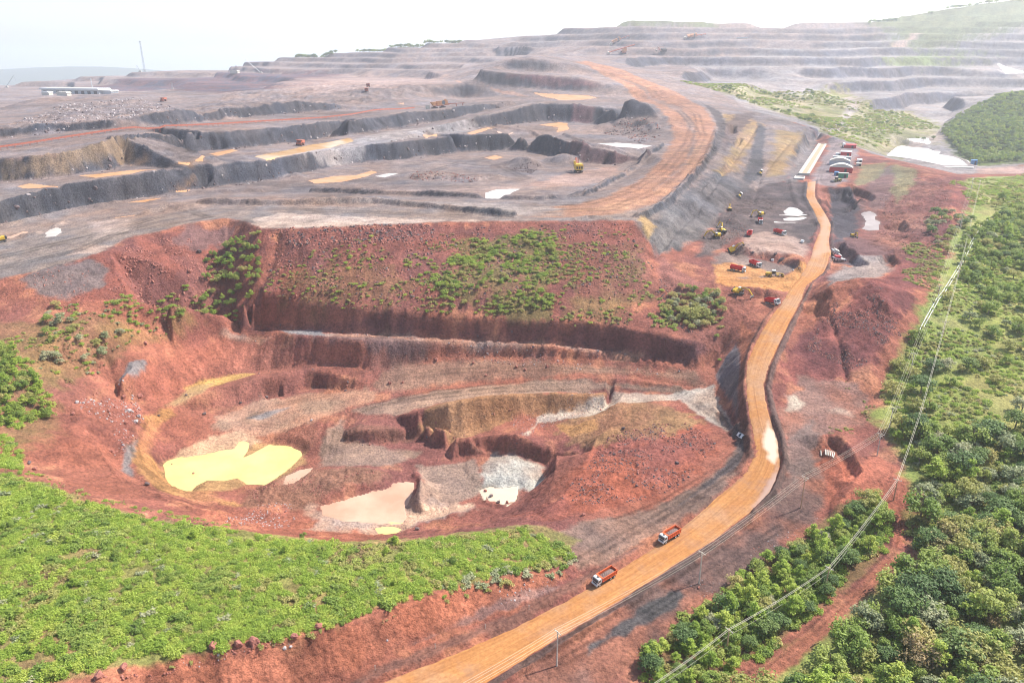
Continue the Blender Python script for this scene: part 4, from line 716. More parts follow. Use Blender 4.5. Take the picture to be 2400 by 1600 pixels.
def crown_mesh(name, mat, R, Hc, nclump, ncard, card, seed, zlow=.25, flat=.8, dome=False):
    r = np.random.default_rng(seed); V = []; F = []
    for k in range(nclump):
        a = r.uniform(0, 2 * math.pi); q = math.sqrt(r.uniform(0, 1)) * .86
        zc = zlow + (1 - zlow) * (r.uniform(.15, .95) * (1 - .55 * q * q) if not dome else r.uniform(.0, .6) * (1 - q))
        c = np.array([R * q * math.cos(a), R * q * math.sin(a), Hc * zc * .82]); cr = R * r.uniform(.20, .46)
        n = int(ncard * r.uniform(.7, 1.3)); d = r.normal(size=(n, 3)); d /= np.linalg.norm(d, axis=1)[:, None]; d[:, 2] = np.where(d[:, 2] < -.35, -d[:, 2], d[:, 2])
        rad = cr * (.55 + .75 * r.uniform(0, 1, n) ** 1.6)[:, None]; p = c + d * rad * np.array([1, 1, flat]); p[:, 2] = np.maximum(p[:, 2], .05 * Hc)
        nn = d * .6 + np.array([0, 0, .75]) + r.normal(size=(n, 3)) * .42; nn /= np.linalg.norm(nn, axis=1)[:, None]
        t = np.cross(nn, r.normal(size=(n, 3))); t /= np.linalg.norm(t, axis=1)[:, None]; b = np.cross(nn, t)
        s = card * r.uniform(.6, 1.35, n)[:, None]
        for i in range(n):
            o = len(V); V += [tuple(p[i] - t[i] * s[i]), tuple(p[i] - b[i] * s[i] * .55 + nn[i] * s[i] * .15), tuple(p[i] + t[i] * s[i]), tuple(p[i] + b[i] * s[i] * .55 + nn[i] * s[i] * .15)]; F.append((o, o + 1, o + 2, o + 3))
    me = bpy.data.meshes.new(name); me.from_pydata(V, [], F); me.materials.append(mat); return me
def tube_bm(bm, pts, radii, seg=6):
    rings = []
    for k, p in enumerate(pts):
        p = Vector(p); d = (Vector(pts[min(k + 1, len(pts) - 1)]) - Vector(pts[max(k - 1, 0)])).normalized()
        u = d.orthogonal().normalized(); v = d.cross(u); rings.append([bm.verts.new(p + (u * math.cos(a) + v * math.sin(a)) * radii[k]) for a in [2 * math.pi * i / seg for i in range(seg)]])
    for a, b in zip(rings[:-1], rings[1:]):
        for i in range(seg): bm.faces.new((a[i], a[(i + 1) % seg], b[(i + 1) % seg], b[i]))
    for rg in (rings[0][::-1], rings[-1]): bm.faces.new(rg)
def trunk_mesh(name, h, R, seed):
    r = random.Random(seed); bm = bmesh.new(); top = (r.uniform(-.2, .2), r.uniform(-.2, .2), h * .72); mid = (r.uniform(-.15, .15), r.uniform(-.15, .15), h * .35)
    tube_bm(bm, [(0, 0, -.5), mid, top], [.22, .17, .07])
    for k in range(4):
        a = k * 1.57 + r.uniform(-.5, .5); e = (math.cos(a) * R * .6, math.sin(a) * R * .6, h * r.uniform(.55, .8)); tube_bm(bm, [mid, tuple((mid[i] + e[i]) / 2 + (.2 if i == 2 else 0) for i in range(3)), e], [.11, .08, .03], 5)
    me = bpy.data.meshes.new(name); bm.to_mesh(me); bm.free(); me.materials.append(BARK); return me
TREES = [('tree', 3.3, 6.3, 22, 62, .30, 'bushy mid-green'), ('dark', 3.4, 7.0, 24, 62, .31, 'dense dark green'), ('olive', 3.2, 5.4, 20, 55, .30, 'dull olive green'), ('pale', 2.9, 5.2, 19, 52, .29, 'pale silvery'), ('meadow', 2.7, 7.8, 20, 60, .29, 'bright green'), ('dry', 3.1, 5.2, 17, 40, .25, 'brownish half-bare')]
TM = [(crown_mesh('crown', LM[t[0]], t[1], t[2], t[3], t[4], t[5], 300 + k), trunk_mesh('trunk', t[2], t[1], 40 + k), t[6]) for k, t in enumerate(TREES)]
BUSH = [('meadow', 1.6, 1.35, 14, 52, .155, 'feathery bright green'), ('meadow', 1.4, 1.0, 12, 52, .15, 'low fresh green'), ('tree', 1.5, 1.7, 10, 40, .22, 'dark leafy green'), ('olive', 1.4, 1.5, 8, 30, .25, 'olive green'), ('pale', 1.3, 1.5, 7, 30, .25, 'pale silvery'), ('dry', 1.3, 1.1, 7, 22, .20, 'dry brown')]
BM_ = [(crown_mesh('foliage', LM[t[0]], t[1], t[2], t[3], t[4], t[5], 500 + k, .1, .85, True), t[6]) for k, t in enumerate(BUSH)]
def gn_scatter(name, protos, P, rot, scl, vi, kind='stuff', label=None, cat=None):
    col = bpy.data.collections.new(name + '_kinds')
    for k, me in enumerate(protos):
        col.objects.link(bpy.data.objects.new('%s_kind_%02d' % (name, k), me))
    me = bpy.data.meshes.new(name); me.from_pydata([tuple(p) for p in P], [], [])
    a = me.attributes.new('rot', 'FLOAT_VECTOR', 'POINT'); a.data.foreach_set('vector', np.asarray(rot, np.float32).ravel())
    a = me.attributes.new('scl', 'FLOAT_VECTOR', 'POINT'); a.data.foreach_set('vector', np.asarray(scl, np.float32).ravel())
    a = me.attributes.new('vi', 'INT', 'POINT'); a.data.foreach_set('value', np.asarray(vi, np.int32))
    o = link(name, me, kind=kind, label=label, cat=cat)
    ng = bpy.data.node_groups.new(name, 'GeometryNodeTree'); ng.interface.new_socket('Geometry', in_out='INPUT', socket_type='NodeSocketGeometry'); ng.interface.new_socket('Geometry', in_out='OUTPUT', socket_type='NodeSocketGeometry')
    gi, go = ng.nodes.new('NodeGroupInput'), ng.nodes.new('NodeGroupOutput'); ip = ng.nodes.new('GeometryNodeInstanceOnPoints'); ci = ng.nodes.new('GeometryNodeCollectionInfo')
    ci.inputs['Collection'].default_value = col; ci.inputs['Separate Children'].default_value = True; ci.inputs['Reset Children'].default_value = True
    def attr(nm, dt):
        n = ng.nodes.new('GeometryNodeInputNamedAttribute'); n.data_type = dt; n.inputs['Name'].default_value = nm; return n.outputs[0]
    ng.links.new(gi.outputs[0], ip.inputs['Points']); ng.links.new(ci.outputs[0], ip.inputs['Instance']); ip.inputs['Pick Instance'].default_value = True
    ng.links.new(attr('vi', 'INT'), ip.inputs['Instance Index']); ng.links.new(attr('rot', 'FLOAT_VECTOR'), ip.inputs['Rotation']); ng.links.new(attr('scl', 'FLOAT_VECTOR'), ip.inputs['Scale']); ng.links.new(ip.outputs[0], go.inputs[0])
    md = o.modifiers.new('scatter', 'NODES'); md.node_group = ng; return o
PLANTS = {'tree': [], 'bush': []}            # x, y, variant, scale, rotation, zone
roadline = np.array(rib(0) + rib(1)[::-1])
KEEP = [poly([(1690,1580),(1850,1455),(1950,1365),(2020,1295),(2050,1250),(2055,1200),(2040,1150),(1990,1100),(2010,1030),(2110,1085),(2105,1130),(2070,1200),(2085,1270),(2045,1320),(1960,1400),(1780,1580)]), roadline]
def grow(kind, P, spacing, variants, size, zone, thr=None, nscale=12.0, seed=0, keep=True, steepmax=9, margin=.4):
    if not isinstance(P, np.ndarray): P = poly(P)
    r = np.random.default_rng(900 + seed); x0, y0 = P.min(0); x1, y1 = P.max(0)
    xs, ys = np.meshgrid(np.arange(x0, x1, spacing), np.arange(y0, y1, spacing)); x = (xs + r.uniform(-.5, .5, xs.shape) * spacing).ravel(); y = (ys + r.uniform(-.5, .5, xs.shape) * spacing).ravel()
    ok = sdist(P, x, y) + fbm(x, y, spacing * 4, 2, 3 + seed) * spacing * .8 < 0
    if thr is not None: ok &= fbm(x, y, nscale, 3, 77 + seed) > thr
    if keep:
        for K in KEEP: ok &= sdist(K, x, y) > (3.2 if kind == 'tree' and spacing > 4 else margin * spacing * .8)
    x, y = x[ok], y[ok]; ok = hmap(x, y, np.where(SL > steepmax, 1, 0)) < .5; x, y = x[ok], y[ok]
    v = r.choice([q[0] for q in variants], size=len(x), p=np.array([q[1] for q in variants], float) / sum(q[1] for q in variants))
    if zone == 'meadow' and len(variants) > 3:
        f = fbm(x, y, 22, 3, 311) + .3 * fbm(x, y, 6, 2, 312); v = np.where(f > .38, 2, np.where(f < -.42, 3, v)); v = np.where((f < -.62), 5, v)
    s = r.uniform(size[0], size[1], len(x)) * (1 + .25 * fbm(x, y, 20, 2, 15 + seed)); ro = r.uniform(0, 6.28, len(x))
    PLANTS[kind] += [(x[i], y[i], int(v[i]), float(s[i]), float(ro[i]), zone) for i in range(len(x))]
VG = ((0, 5), (1, 5), (2, .8), (3, .6), (4, .2))
meadow = [(-420,1080),(40,1092),(150,1140),(330,1190),(500,1216),(620,1236),(800,1250),(1000,1242),(1190,1214),(1235,1205),(1240,1225),(1310,1260),(1325,1290),(1250,1300),(1067,1328),(984,1362),(884,1392),(784,1428),(683,1452),(600,1470),(483,1484),(300,1505),(217,1540),(60,1580),(-400,1700)]
grow('bush', meadow, 1.8, VG, (.7, 1.3), 'meadow', -.42, 9, 1)
grow('bush', meadow, 5.0, ((2, 2), (0, 4), (4, .5)), (1.2, 1.7), 'meadow', -.05, 14, 2)
grow('bush', [(1000,1340),(1120,1315),(1320,1265),(1320,1300),(1150,1345),(1080,1370)], 2.4, ((4, 3), (3, 2), (2, 1)), (.9, 1.5), 'meadow', -.2, 6, 3)
grow('bush', [(217,1564),(784,1445),(1067,1350),(1217,1320),(1100,1360),(784,1470),(400,1540)], 2.6, ((3, 2), (5, 2), (0, 1)), (.5, .9), 'bank', .05, 8, 4)
grow('tree', meadow, 13, ((4, 3), (0, 2)), (.32, .5), 'meadow', -.05, 20, 51); grow('bush', [(-300,1060),(60,1075),(180,1125),(350,1170),(520,1200),(560,1222),(500,1222),(330,1195),(150,1145),(40,1100),(-300,1100)], 2.6, ((0, 3), (3, 2), (5, 1)), (.4, .9), 'meadow', .05, 6, 52); grow('bush', [(200,1560),(784,1436),(984,1378),(1217,1312),(1217,1322),(984,1392),(784,1455),(300,1550)], 2.2, ((0, 2), (3, 3), (5, 3)), (.35, .8), 'bank', -.05, 7, 53)
# left terrace
grow('tree', [(-300,760),(0,795),(40,800),(60,860),(120,900),(125,960),(40,975),(-300,980)], 4.2, ((0, 3), (4, 3), (2, 1)), (.55, .85), 'terrace', None, 10, 5); grow('bush', [(-300,760),(0,790),(60,830),(130,930),(60,985),(-300,990)], 2.4, VG, (.9, 1.4), 'terrace', -.3, 9, 6)
grow('bush', [(-300,1000),(40,1000),(45,1080),(-300,1085)], 2.2, VG, (.9, 1.5), 'terrace', -.3, 9, 7)
grow('tree', [(80,690),(160,680),(170,740),(280,760),(300,800),(200,860),(90,830)], 7.5, ((0, 1), (3, 2), (2, 2)), (.6, .95), 'terrace', -.25, 16, 8); grow('bush', [(0,720),(240,690),(440,700),(480,740),(330,770),(250,830),(140,890),(80,860),(0,800)], 3.0, ((0, 2), (3, 2), (4, 1), (5, 3)), (.7, 1.2), 'terrace', -.12, 12, 9)
# hollow with trees
grow('tree', [(470,590),(530,550),(600,540),(600,640),(575,700),(520,725),(460,735),(455,680)], 4.6, ((0, 3), (4, 3), (2, 2)), (.5, .85), 'hollow', -.35, 12, 10); grow('bush', [(350,700),(420,650),(560,700),(520,730),(420,735),(300,740),(240,720)], 2.6, ((0, 4), (2, 2), (3, 1)), (.8, 1.3), 'hollow', -.15, 10, 11)
# big slope
grow('bush', [(990,640),(1050,560),(1180,530),(1270,535),(1290,600),(1260,728),(1020,720)], 2.5, ((0, 4), (3, 4), (2, 2), (5, 1)), (.8, 1.6), 'slope', -.02, 9, 12); grow('tree', [(1010,620),(1150,545),(1270,540),(1280,620),(1220,720),(1030,715)], 7, ((4, 2), (0, 3), (2, 2)), (.4, .65), 'slope', -.05, 14, 13)
grow('bush', [(960,560),(1300,520),(1340,600),(1300,735),(960,715)], 3.2, ((3, 4), (5, 3), (0, 2)), (.6, 1.2), 'slope', -.05, 12, 45); grow('bush', [(640,600),(760,570),(1000,590),(1020,720),(900,708),(700,695),(600,690)], 3.0, ((3, 3), (5, 5), (0, 2)), (.6, 1.15), 'slope', -.15, 14, 14); grow('bush', [(1280,560),(1470,560),(1490,680),(1440,750),(1290,738)], 3.0, ((3, 4), (5, 4), (0, 1)), (.6, 1.2), 'slope', -.05, 12, 15)
grow('bush', [(700,540),(1450,525),(1470,600),(900,600),(700,600)], 4.2, ((3, 2), (5, 3), (0, 1)), (.6, 1.1), 'slope', .1, 14, 16)
grow('tree', [(1510,700),(1560,665),(1620,660),(1655,700),(1655,760),(1600,765),(1530,745)], 4.6, ((2, 4), (3, 2), (0, 1)), (.6, .95), 'gully', None, 10, 17); grow('bush', [(1480,620),(1560,650),(1640,660),(1660,775),(1500,745)], 3, ((3, 3), (2, 1), (0, 1)), (.8, 1.3), 'gully', 0, 10, 18)
grow('bush', [(1600,800),(1680,780),(1660,830),(1600,830)], 3, ((0, 3), (3, 1)), (.8, 1.2), 'gully', 0, 8, 19)
# strip between road and track
strip = [(1480,1560),(1490,1500),(1560,1440),(1640,1370),(1740,1300),(1880,1215),(1960,1170),(2030,1150),(2050,1190),(2030,1270),(1940,1330),(1860,1420),(1720,1520),(1640,1600),(1500,1640)]
grow('tree', strip, 4.2, ((0, 4), (4, 3), (1, 2), (2, 1), (3, .6)), (.5, 1.05), 'strip', None, 10, 20); grow('bush', strip, 2.6, ((0, 4), (2, 3), (3, 1)), (.9, 1.5), 'strip', -.3, 9, 21)
# forest on the right
forest = [(1640,1680),(1790,1560),(1960,1400),(2060,1300),(2100,1260),(2090,1200),(2130,1120),(2090,1060),(2040,1010),(2060,960),(2200,1000),(2352,1030),(2700,1000),(2800,1500),(2500,1800),(1800,1800)]
grow('tree', forest, 5.6, ((0, 4), (1, 2.6), (4, 2), (2, 3), (3, 2.2), (5, .8)), (.7, 1.75), 'forest', None, 10, 22); grow('bush', forest, 3.2, ((2, 4), (3, 2), (4, 1)), (1.0, 1.8), 'forest', -.2, 9, 23)
hill = [(2080,960),(2010,920),(2060,820),(2130,720),(2190,640),(2240,560),(2290,480),(2352,440),(2750,430),(2800,980),(2352,1020),(2200,990)]
grow('tree', hill, 10.5, ((0, 3), (2, 4), (3, 2), (1, 1)), (.7, 1.35), 'hill', -.02, 26, 24); grow('bush', hill, 2.6, ((3, 5), (2, 1.5), (0, 3), (1, 3), (4, 1), (5, .8)), (.6, 1.2), 'hill', -.2, 14, 25)
grow('tree', [(2210,560),(2290,490),(2420,470),(2500,700),(2352,720),(2250,680),(2195,640)], 6.5, ((0, 5), (4, 3), (1, 1)), (.75, 1.15), 'hill', -.35, 26, 26); grow('bush', [(2180,420),(2352,400),(2700,410),(2700,470),(2352,450),(2280,470),(2230,470)], 3.6, ((0, 3), (3, 3), (2, 1)), (.8, 1.5), 'hill', -.25, 18, 27)
grow('tree', [(2140,500),(2220,480),(2250,520),(2210,580),(2150,580)], 8, ((3, 2), (2, 2), (1, 1)), (.6, 1.0), 'hill', -.2, 16, 28); grow('bush', [(2070,560),(2160,560),(2180,620),(2130,700),(2080,660)], 3.0, ((3, 3), (5, 3), (0, 1)), (.8, 1.3), 'hill', -.1, 12, 29)
grow('bush', [(1940,860),(2010,880),(2000,960),(1960,1010),(1900,1000)], 3, ((5, 3), (3, 2)), (.6, 1.1), 'hill', .1, 10, 30)
# valley, green hill, skyline
grow('tree', [(1700,228),(1640,200),(1740,205),(1880,210),(1990,240),(2090,262),(2170,290),(2150,320),(2060,325),(1960,330),(1800,262)], 15, ((0, 2), (1, 2), (2, 2)), (.7, 1.2), 'valley', .02, 90, 31, False); grow('bush', [(1560,185),(1700,228),(1800,262),(1960,330),(2060,325),(2170,290),(2090,262),(1990,240),(1880,210),(1740,205)], 8, ((0, 2), (3, 3), (2, 1)), (1.2, 2.4), 'valley', -.1, 60, 32, False)
grow('tree', [(2168,300),(2200,268),(2260,240),(2352,216),(2600,195),(2600,380),(2352,372),(2240,376),(2205,358),(2180,322)], 7.5, ((0, 4), (1, 4), (4, 2)), (.9, 1.4), 'valley', None, 30, 33, False)
sk = np.array([PD(680,134,2770)[:2], PD(900,112,2790)[:2], PD(1060,95,2840)[:2], PD(1060,95,2900)[:2], PD(900,112,2870)[:2], PD(680,134,2850)[:2]]); grow('tree', sk, 13, ((0, 1), (1, 1)), (1.3, 2.4), 'skyline', -.1, 60, 34, False)
sk2 = np.array([PD(1990,58,3050)[:2], PD(2150,26,3230)[:2], PD(2352,-4,3320)[:2], PD(2352,-4,3400)[:2], PD(2150,26,3300)[:2], PD(1990,58,3150)[:2]]); grow('tree', sk2, 20, ((0, 1), (1, 1)), (1.4, 2.4), 'skyline', -.2, 60, 35, False)

for px, py, s_ in ((2266, 1012, 1.75), (2330, 985, 1.3), (1585, 735, 1.5), (1612, 728, 1.35), (140, 742, 1.15), (112, 828, 1.1)):
    x_, y_, z_ = AT(px, py); PLANTS['tree'].append((x_, y_, 1 if px > 2000 else 2 if px > 1000 else 3, s_, px * .7, 'hill' if px > 2000 else 'gully' if px > 1000 else 'terrace'))
def project(x, y, z):
    d = np.array([x, y, z]) - np.array([0, 0, CAM_Z]); f = d[1] * cp - d[2] * sp; u = d[1] * sp + d[2] * cp
    return 1176 + 1743 * d[0] / f, 784 - 1743 * u / f, f
ZN = {'meadow': ('in the thicket below the pit', 'shrubs of the thicket below the pit'), 'bank': ('on the red cut bank above the road', 'shrubs on the cut bank'), 'terrace': ('on the red terrace west of the pit', 'plants on the western terrace'), 'hollow': ('in the leafy hollow under the plateau brow', 'plants in the hollow'), 'slope': ('on the big red slope', 'plants on the big slope'),
 'gully': ('at the gully beside the loading area', 'plants at the gully'), 'strip': ('in the strip between haul road and track', 'plants in the roadside strip'), 'forest': ('in the wood beyond the dirt track', 'plants of the wood'), 'hill': ('under the power lines', 'plants on the scrubby slope'), 'valley': ('in the far valley behind the embankment', 'plants of the far valley'), 'skyline': ('on the far skyline', 'skyline trees')}
TRK = np.array([AT(*p)[:2] for p in [(1690,1575),(1850,1450),(1950,1360),(2020,1295),(2060,1240),(2065,1160),(2010,1080)]])
def whereabouts(x, y, z, zn, rank):
    px, py, f = project(x, y, z); q = []
    if zn in ('forest', 'strip') and sdist(TRK, np.array([x]), np.array([y]), False)[0] < 7: q.append('right beside the dirt track')
    elif zn == 'strip' and sdist(roadline, np.array([x]), np.array([y]))[0] < 30: q.append('on the side facing the haul road')
    hx = 'left' if px < 784 else 'middle' if px < 1568 else 'right'; band = 'far' if py < 500 else 'mid' if py < 1000 else 'near'
    if px < 60: q.append('at the left picture edge')
    elif px > 2290: q.append('at the right picture edge')
    elif py > 1500: q.append('at the bottom picture edge')
    elif zn == 'meadow': q.append(('west end' if px < 300 else 'western half' if px < 600 else 'eastern half' if px < 950 else 'east end') + (', pit side' if py < 1290 else ', bank side'))
    elif zn == 'forest' and not q: q.append('among the %s crowns' % ('nearest' if py > 1380 else 'middle' if py > 1180 else 'upper'))
    elif zn == 'hill': q.append('%s on the slope' % ('high' if py < 600 else 'halfway up' if py < 850 else 'low'))
    return ', '.join(q)
for kind in ('tree', 'bush'):
    L_ = PLANTS[kind]; zs = hmap([p[0] for p in L_], [p[1] for p in L_]); size = []
    for p, z in zip(L_, zs):
        px, py, f = project(p[0], p[1], z); base = (TREES[p[2]][2] + 2 * TREES[p[2]][1] if kind == 'tree' else 2 * BUSH[p[2]][1]) * p[3]
        size.append(base / f if (-10 < px < 2362 and 0 < py < 1590) else 0)
    order = np.argsort(-np.array(size)); indiv = set(order[:300].tolist())
    rest = [i for i in range(len(L_)) if i not in indiv]
    for i in order[:300]:
        x, y, v, s, ro, zn = L_[i]; where, grp = ZN[zn]; wa = whereabouts(x, y, zs[i], zn, i); big = 'tall ' if kind == 'tree' and s > 1.35 else 'large ' if kind == 'bush' and s > 1.45 else 'small ' if s < (.8 if kind == 'tree' else 1.2) else ''; where = (where + ', ' + wa) if wa else where
        if kind == 'tree':
            cm, tm, look = TM[v]; o = bpy.data.objects.new('tree', None); COL.objects.link(o); o['label'] = ' '.join(('%s%s tree %s' % (big, look, where)).split()[:16]); o['category'] = 'tree'; o['group'] = o['label'][:o['label'].find(' tree ')] + ' trees, ' + grp
            for nm, me in (('crown', cm), ('trunk', tm)):
                c = bpy.data.objects.new(nm, me); COL.objects.link(c); c.parent = o
        else:
            me, look = BM_[v]; o = bpy.data.objects.new('shrub', me); COL.objects.link(o); o['label'] = ' '.join(('%s%s shrub %s' % (big, look, where)).split()[:16]); o['category'] = 'shrub'; o['group'] = big + look + ' shrubs, ' + grp
        o.location = (x, y, zs[i] - .1); o.rotation_euler = (0, 0, ro); o.scale = (s, s, s * (.85 + .3 * ((i * 37) % 10) / 10))
    P = [(L_[i][0], L_[i][1], zs[i] - .1) for i in rest]; rt = [(0, 0, L_[i][4]) for i in rest]; sc_ = [(L_[i][3],) * 3 for i in rest]; vi = [L_[i][2] for i in rest]
    protos = [b[0] for b in BM_]
    if kind == 'tree':
        protos = []
        for k, (cm, tm, lk) in enumerate(TM):
            bm = bmesh.new(); bm.from_mesh(cm); nf = len(bm.faces); bm.from_mesh(tm); bm.faces.ensure_lookup_table()
            for f in bm.faces[nf:]: f.material_index = 1
            me = bpy.data.meshes.new('whole_tree'); bm.to_mesh(me); bm.free(); me.materials.append(LM[TREES[k][0]]); me.materials.append(BARK); protos.append(me)
    gn_scatter('woodland' if kind == 'tree' else 'shrubbery', protos, P, rt, sc_, vi, label='mixed green woodland on the slopes around the mine' if kind == 'tree' else 'dense low green shrubbery on the overgrown ground', cat='woodland' if kind == 'tree' else 'shrubbery')
    print(kind, len(L_))

# ------------------------------------------------------------------ stones
ROCKM = {'red': plain('red_rock', (.30,.12,.09), .9, 0, .3, .8), 'dark': plain('dark_rock', (.13,.095,.092), .9, 0, .3, .8), 'grey': plain('grey_rock', (.36,.31,.30), .9, 0, .25, .8)}
def rock_mesh(name, mat, seed, sub=2, sq=.75):
    r = np.random.default_rng(seed); bm = bmesh.new(); bmesh.ops.create_icosphere(bm, subdivisions=sub, radius=1)
    pl = [(r.normal(size=3), r.uniform(.5, .85)) for _ in range(9)]
    for v in bm.verts:
        c = np.array(v.co)
        for n, d in pl:
            n = n / np.linalg.norm(n); q = c @ n
            if q > d: c = c - n * (q - d)
        c = c * np.array([1, .8, sq]) * (1 + .06 * r.normal()); v.co = c
    me = bpy.data.meshes.new(name); bm.to_mesh(me); bm.free(); me.materials.append(mat); return me
RK = [rock_mesh('rubble', ROCKM[m], 700 + k, 1) for k, m in enumerate(('red', 'red', 'dark', 'grey'))]
RX = []
def stones(pts, n, size, kinds, seed, thr=-.1, nsc=10):
    P = poly(pts); r = np.random.default_rng(1200 + seed); x0, y0 = P.min(0); x1, y1 = P.max(0); x = r.uniform(x0, x1, n * 4); y = r.uniform(y0, y1, n * 4)
    ok = (sdist(P, x, y) < 0) & (fbm(x, y, nsc, 2, 50 + seed) > thr); x, y = x[ok][:n], y[ok][:n]; z = hmap(x, y)
    for i in range(len(x)):
        s = size[0] + (size[1] - size[0]) * r.uniform() ** 3; RX.append((x[i], y[i], z[i] - s * .15, s, r.uniform(0, 6.28, 3), r.choice(kinds)))
stones([(600,530),(1000,516),(1450,512),(1490,600),(1480,690),(1000,690),(620,680)], 3200, (.3, 1.4), (0, 1, 2, 0), 1); stones([(620,530),(1000,516),(1000,560),(680,570)], 900, (.4, 1.7), (0, 1, 2), 2, -.3); stones([(290,560),(430,540),(520,600),(470,700),(300,690),(230,660)], 1100, (.3, 1.5), (0, 1), 3)
stones([(1280,1150),(1400,1000),(1560,960),(1650,1020),(1560,1120),(1400,1170)], 3200, (.15, .9), (0, 1, 2), 4); stones([(1850,800),(1920,680),(2000,660),(2090,700),(2060,800),(1960,850)], 2600, (.25, .8), (0, 1, 2), 5); stones([(2020,450),(2180,430),(2180,540),(2060,600)], 900, (.3, .9), (0, 2), 6)
stones([(1350,1500),(1600,1330),(1860,1180),(1900,1190),(1700,1340),(1480,1510)], 900, (.12, .45), (0, 0, 3), 7); stones([(500,748),(860,768),(1284,790),(1480,816),(1400,826),(1000,790),(640,772)], 1000, (.25, .8), (0, 1, 3), 8); stones([(1000,822),(1250,818),(1600,852),(1500,860),(1100,830)], 600, (.2, .9), (0, 1, 3), 9)
stones([(250,880),(310,900),(330,960),(290,1050),(200,1000),(180,920)], 500, (.3, 1.1), (0, 1, 3), 10); stones([(500,1190),(600,1150),(700,1160),(640,1215),(520,1205)], 500, (.2, .7), (0, 3), 11); stones([(560,1120),(760,1080),(900,1090),(760,1140),(600,1165)], 700, (.2, .6), (0, 1), 12)
stones([(950,1460),(1250,1360),(1300,1320),(1200,1340),(1000,1400),(850,1480)], 500, (.15, .6), (0, 0, 3), 13); stones([(200,1560),(784,1445),(700,1480),(300,1560)], 300, (.2, .9), (0, 0, 3), 14); stones([(1490,600),(1560,690),(1640,740),(1600,780),(1520,720)], 700, (.3, 1.0), (0, 2), 15)
stones([(1380,305),(1430,275),(1500,270),(1520,310),(1470,330)], 700, (.6, 2.2), (2, 2, 0), 16); stones([(1170,390),(1200,370),(1240,380),(1220,400)], 250, (.5, 1.6), (2,), 17); stones([(930,400),(1020,395),(1110,405),(1090,420),(950,415)], 500, (.4, 1.5), (2, 0), 18); stones([(0,300),(130,240),(330,225),(420,250),(300,290),(130,300)], 1500, (.8, 3.0), (2, 3, 3), 19)
stones([(1620,560),(1680,490),(1720,520),(1690,560)], 600, (.25, .8), (2, 0), 20); stones([(400,390),(520,380),(620,400),(560,425),(420,435)], 400, (.6, 2.2), (2, 2, 3), 21); stones([(1170,960),(1400,910),(1390,935),(1240,985),(1200,1015)], 500, (.15, .5), (3, 0), 22); stones([(20,640),(240,600),(420,690),(180,720),(0,700)], 500, (.2, .9), (0, 1), 23)
r = np.random.default_rng(77)
for T in TOES:                                            # fallen blocks along the foot of the faces
    for a, b in zip(T[:-1], T[1:]):
        n = int(math.dist(a[:2], b[:2]) / (2.6 if a[1] > 430 else 2.2)); far_ = a[1] > 430
        for k in range(n):
            t = r.uniform(); x, y = a[0] + (b[0] - a[0]) * t + r.normal() * 2.5, a[1] + (b[1] - a[1]) * t + r.normal() * (4 if far_ else 2) - (1 if far_ else .5); s_ = (.5 + 2.2 * r.uniform() ** 3) if far_ else (.2 + .9 * r.uniform() ** 3)
            RX.append((x, y, float(hmap(x, y)) - s_ * .2, s_, r.uniform(0, 6.28, 3), (2 if r.uniform() < .8 else 3) if far_ else r.choice((0, 1, 2))))
gn_scatter('rubble', RK, [r[:3] for r in RX], [r[4] for r in RX], [(r[3],) * 3 for r in RX], [r[5] for r in RX], label='loose red and dark rubble strewn over the slopes', cat='rubble'); print('rubble', len(RX), time.time() - T0)
BR = {m: rock_mesh('boulder', ROCKM[m], 760 + k, 3, .8) for k, m in enumerate(('red', 'dark', 'grey'))}
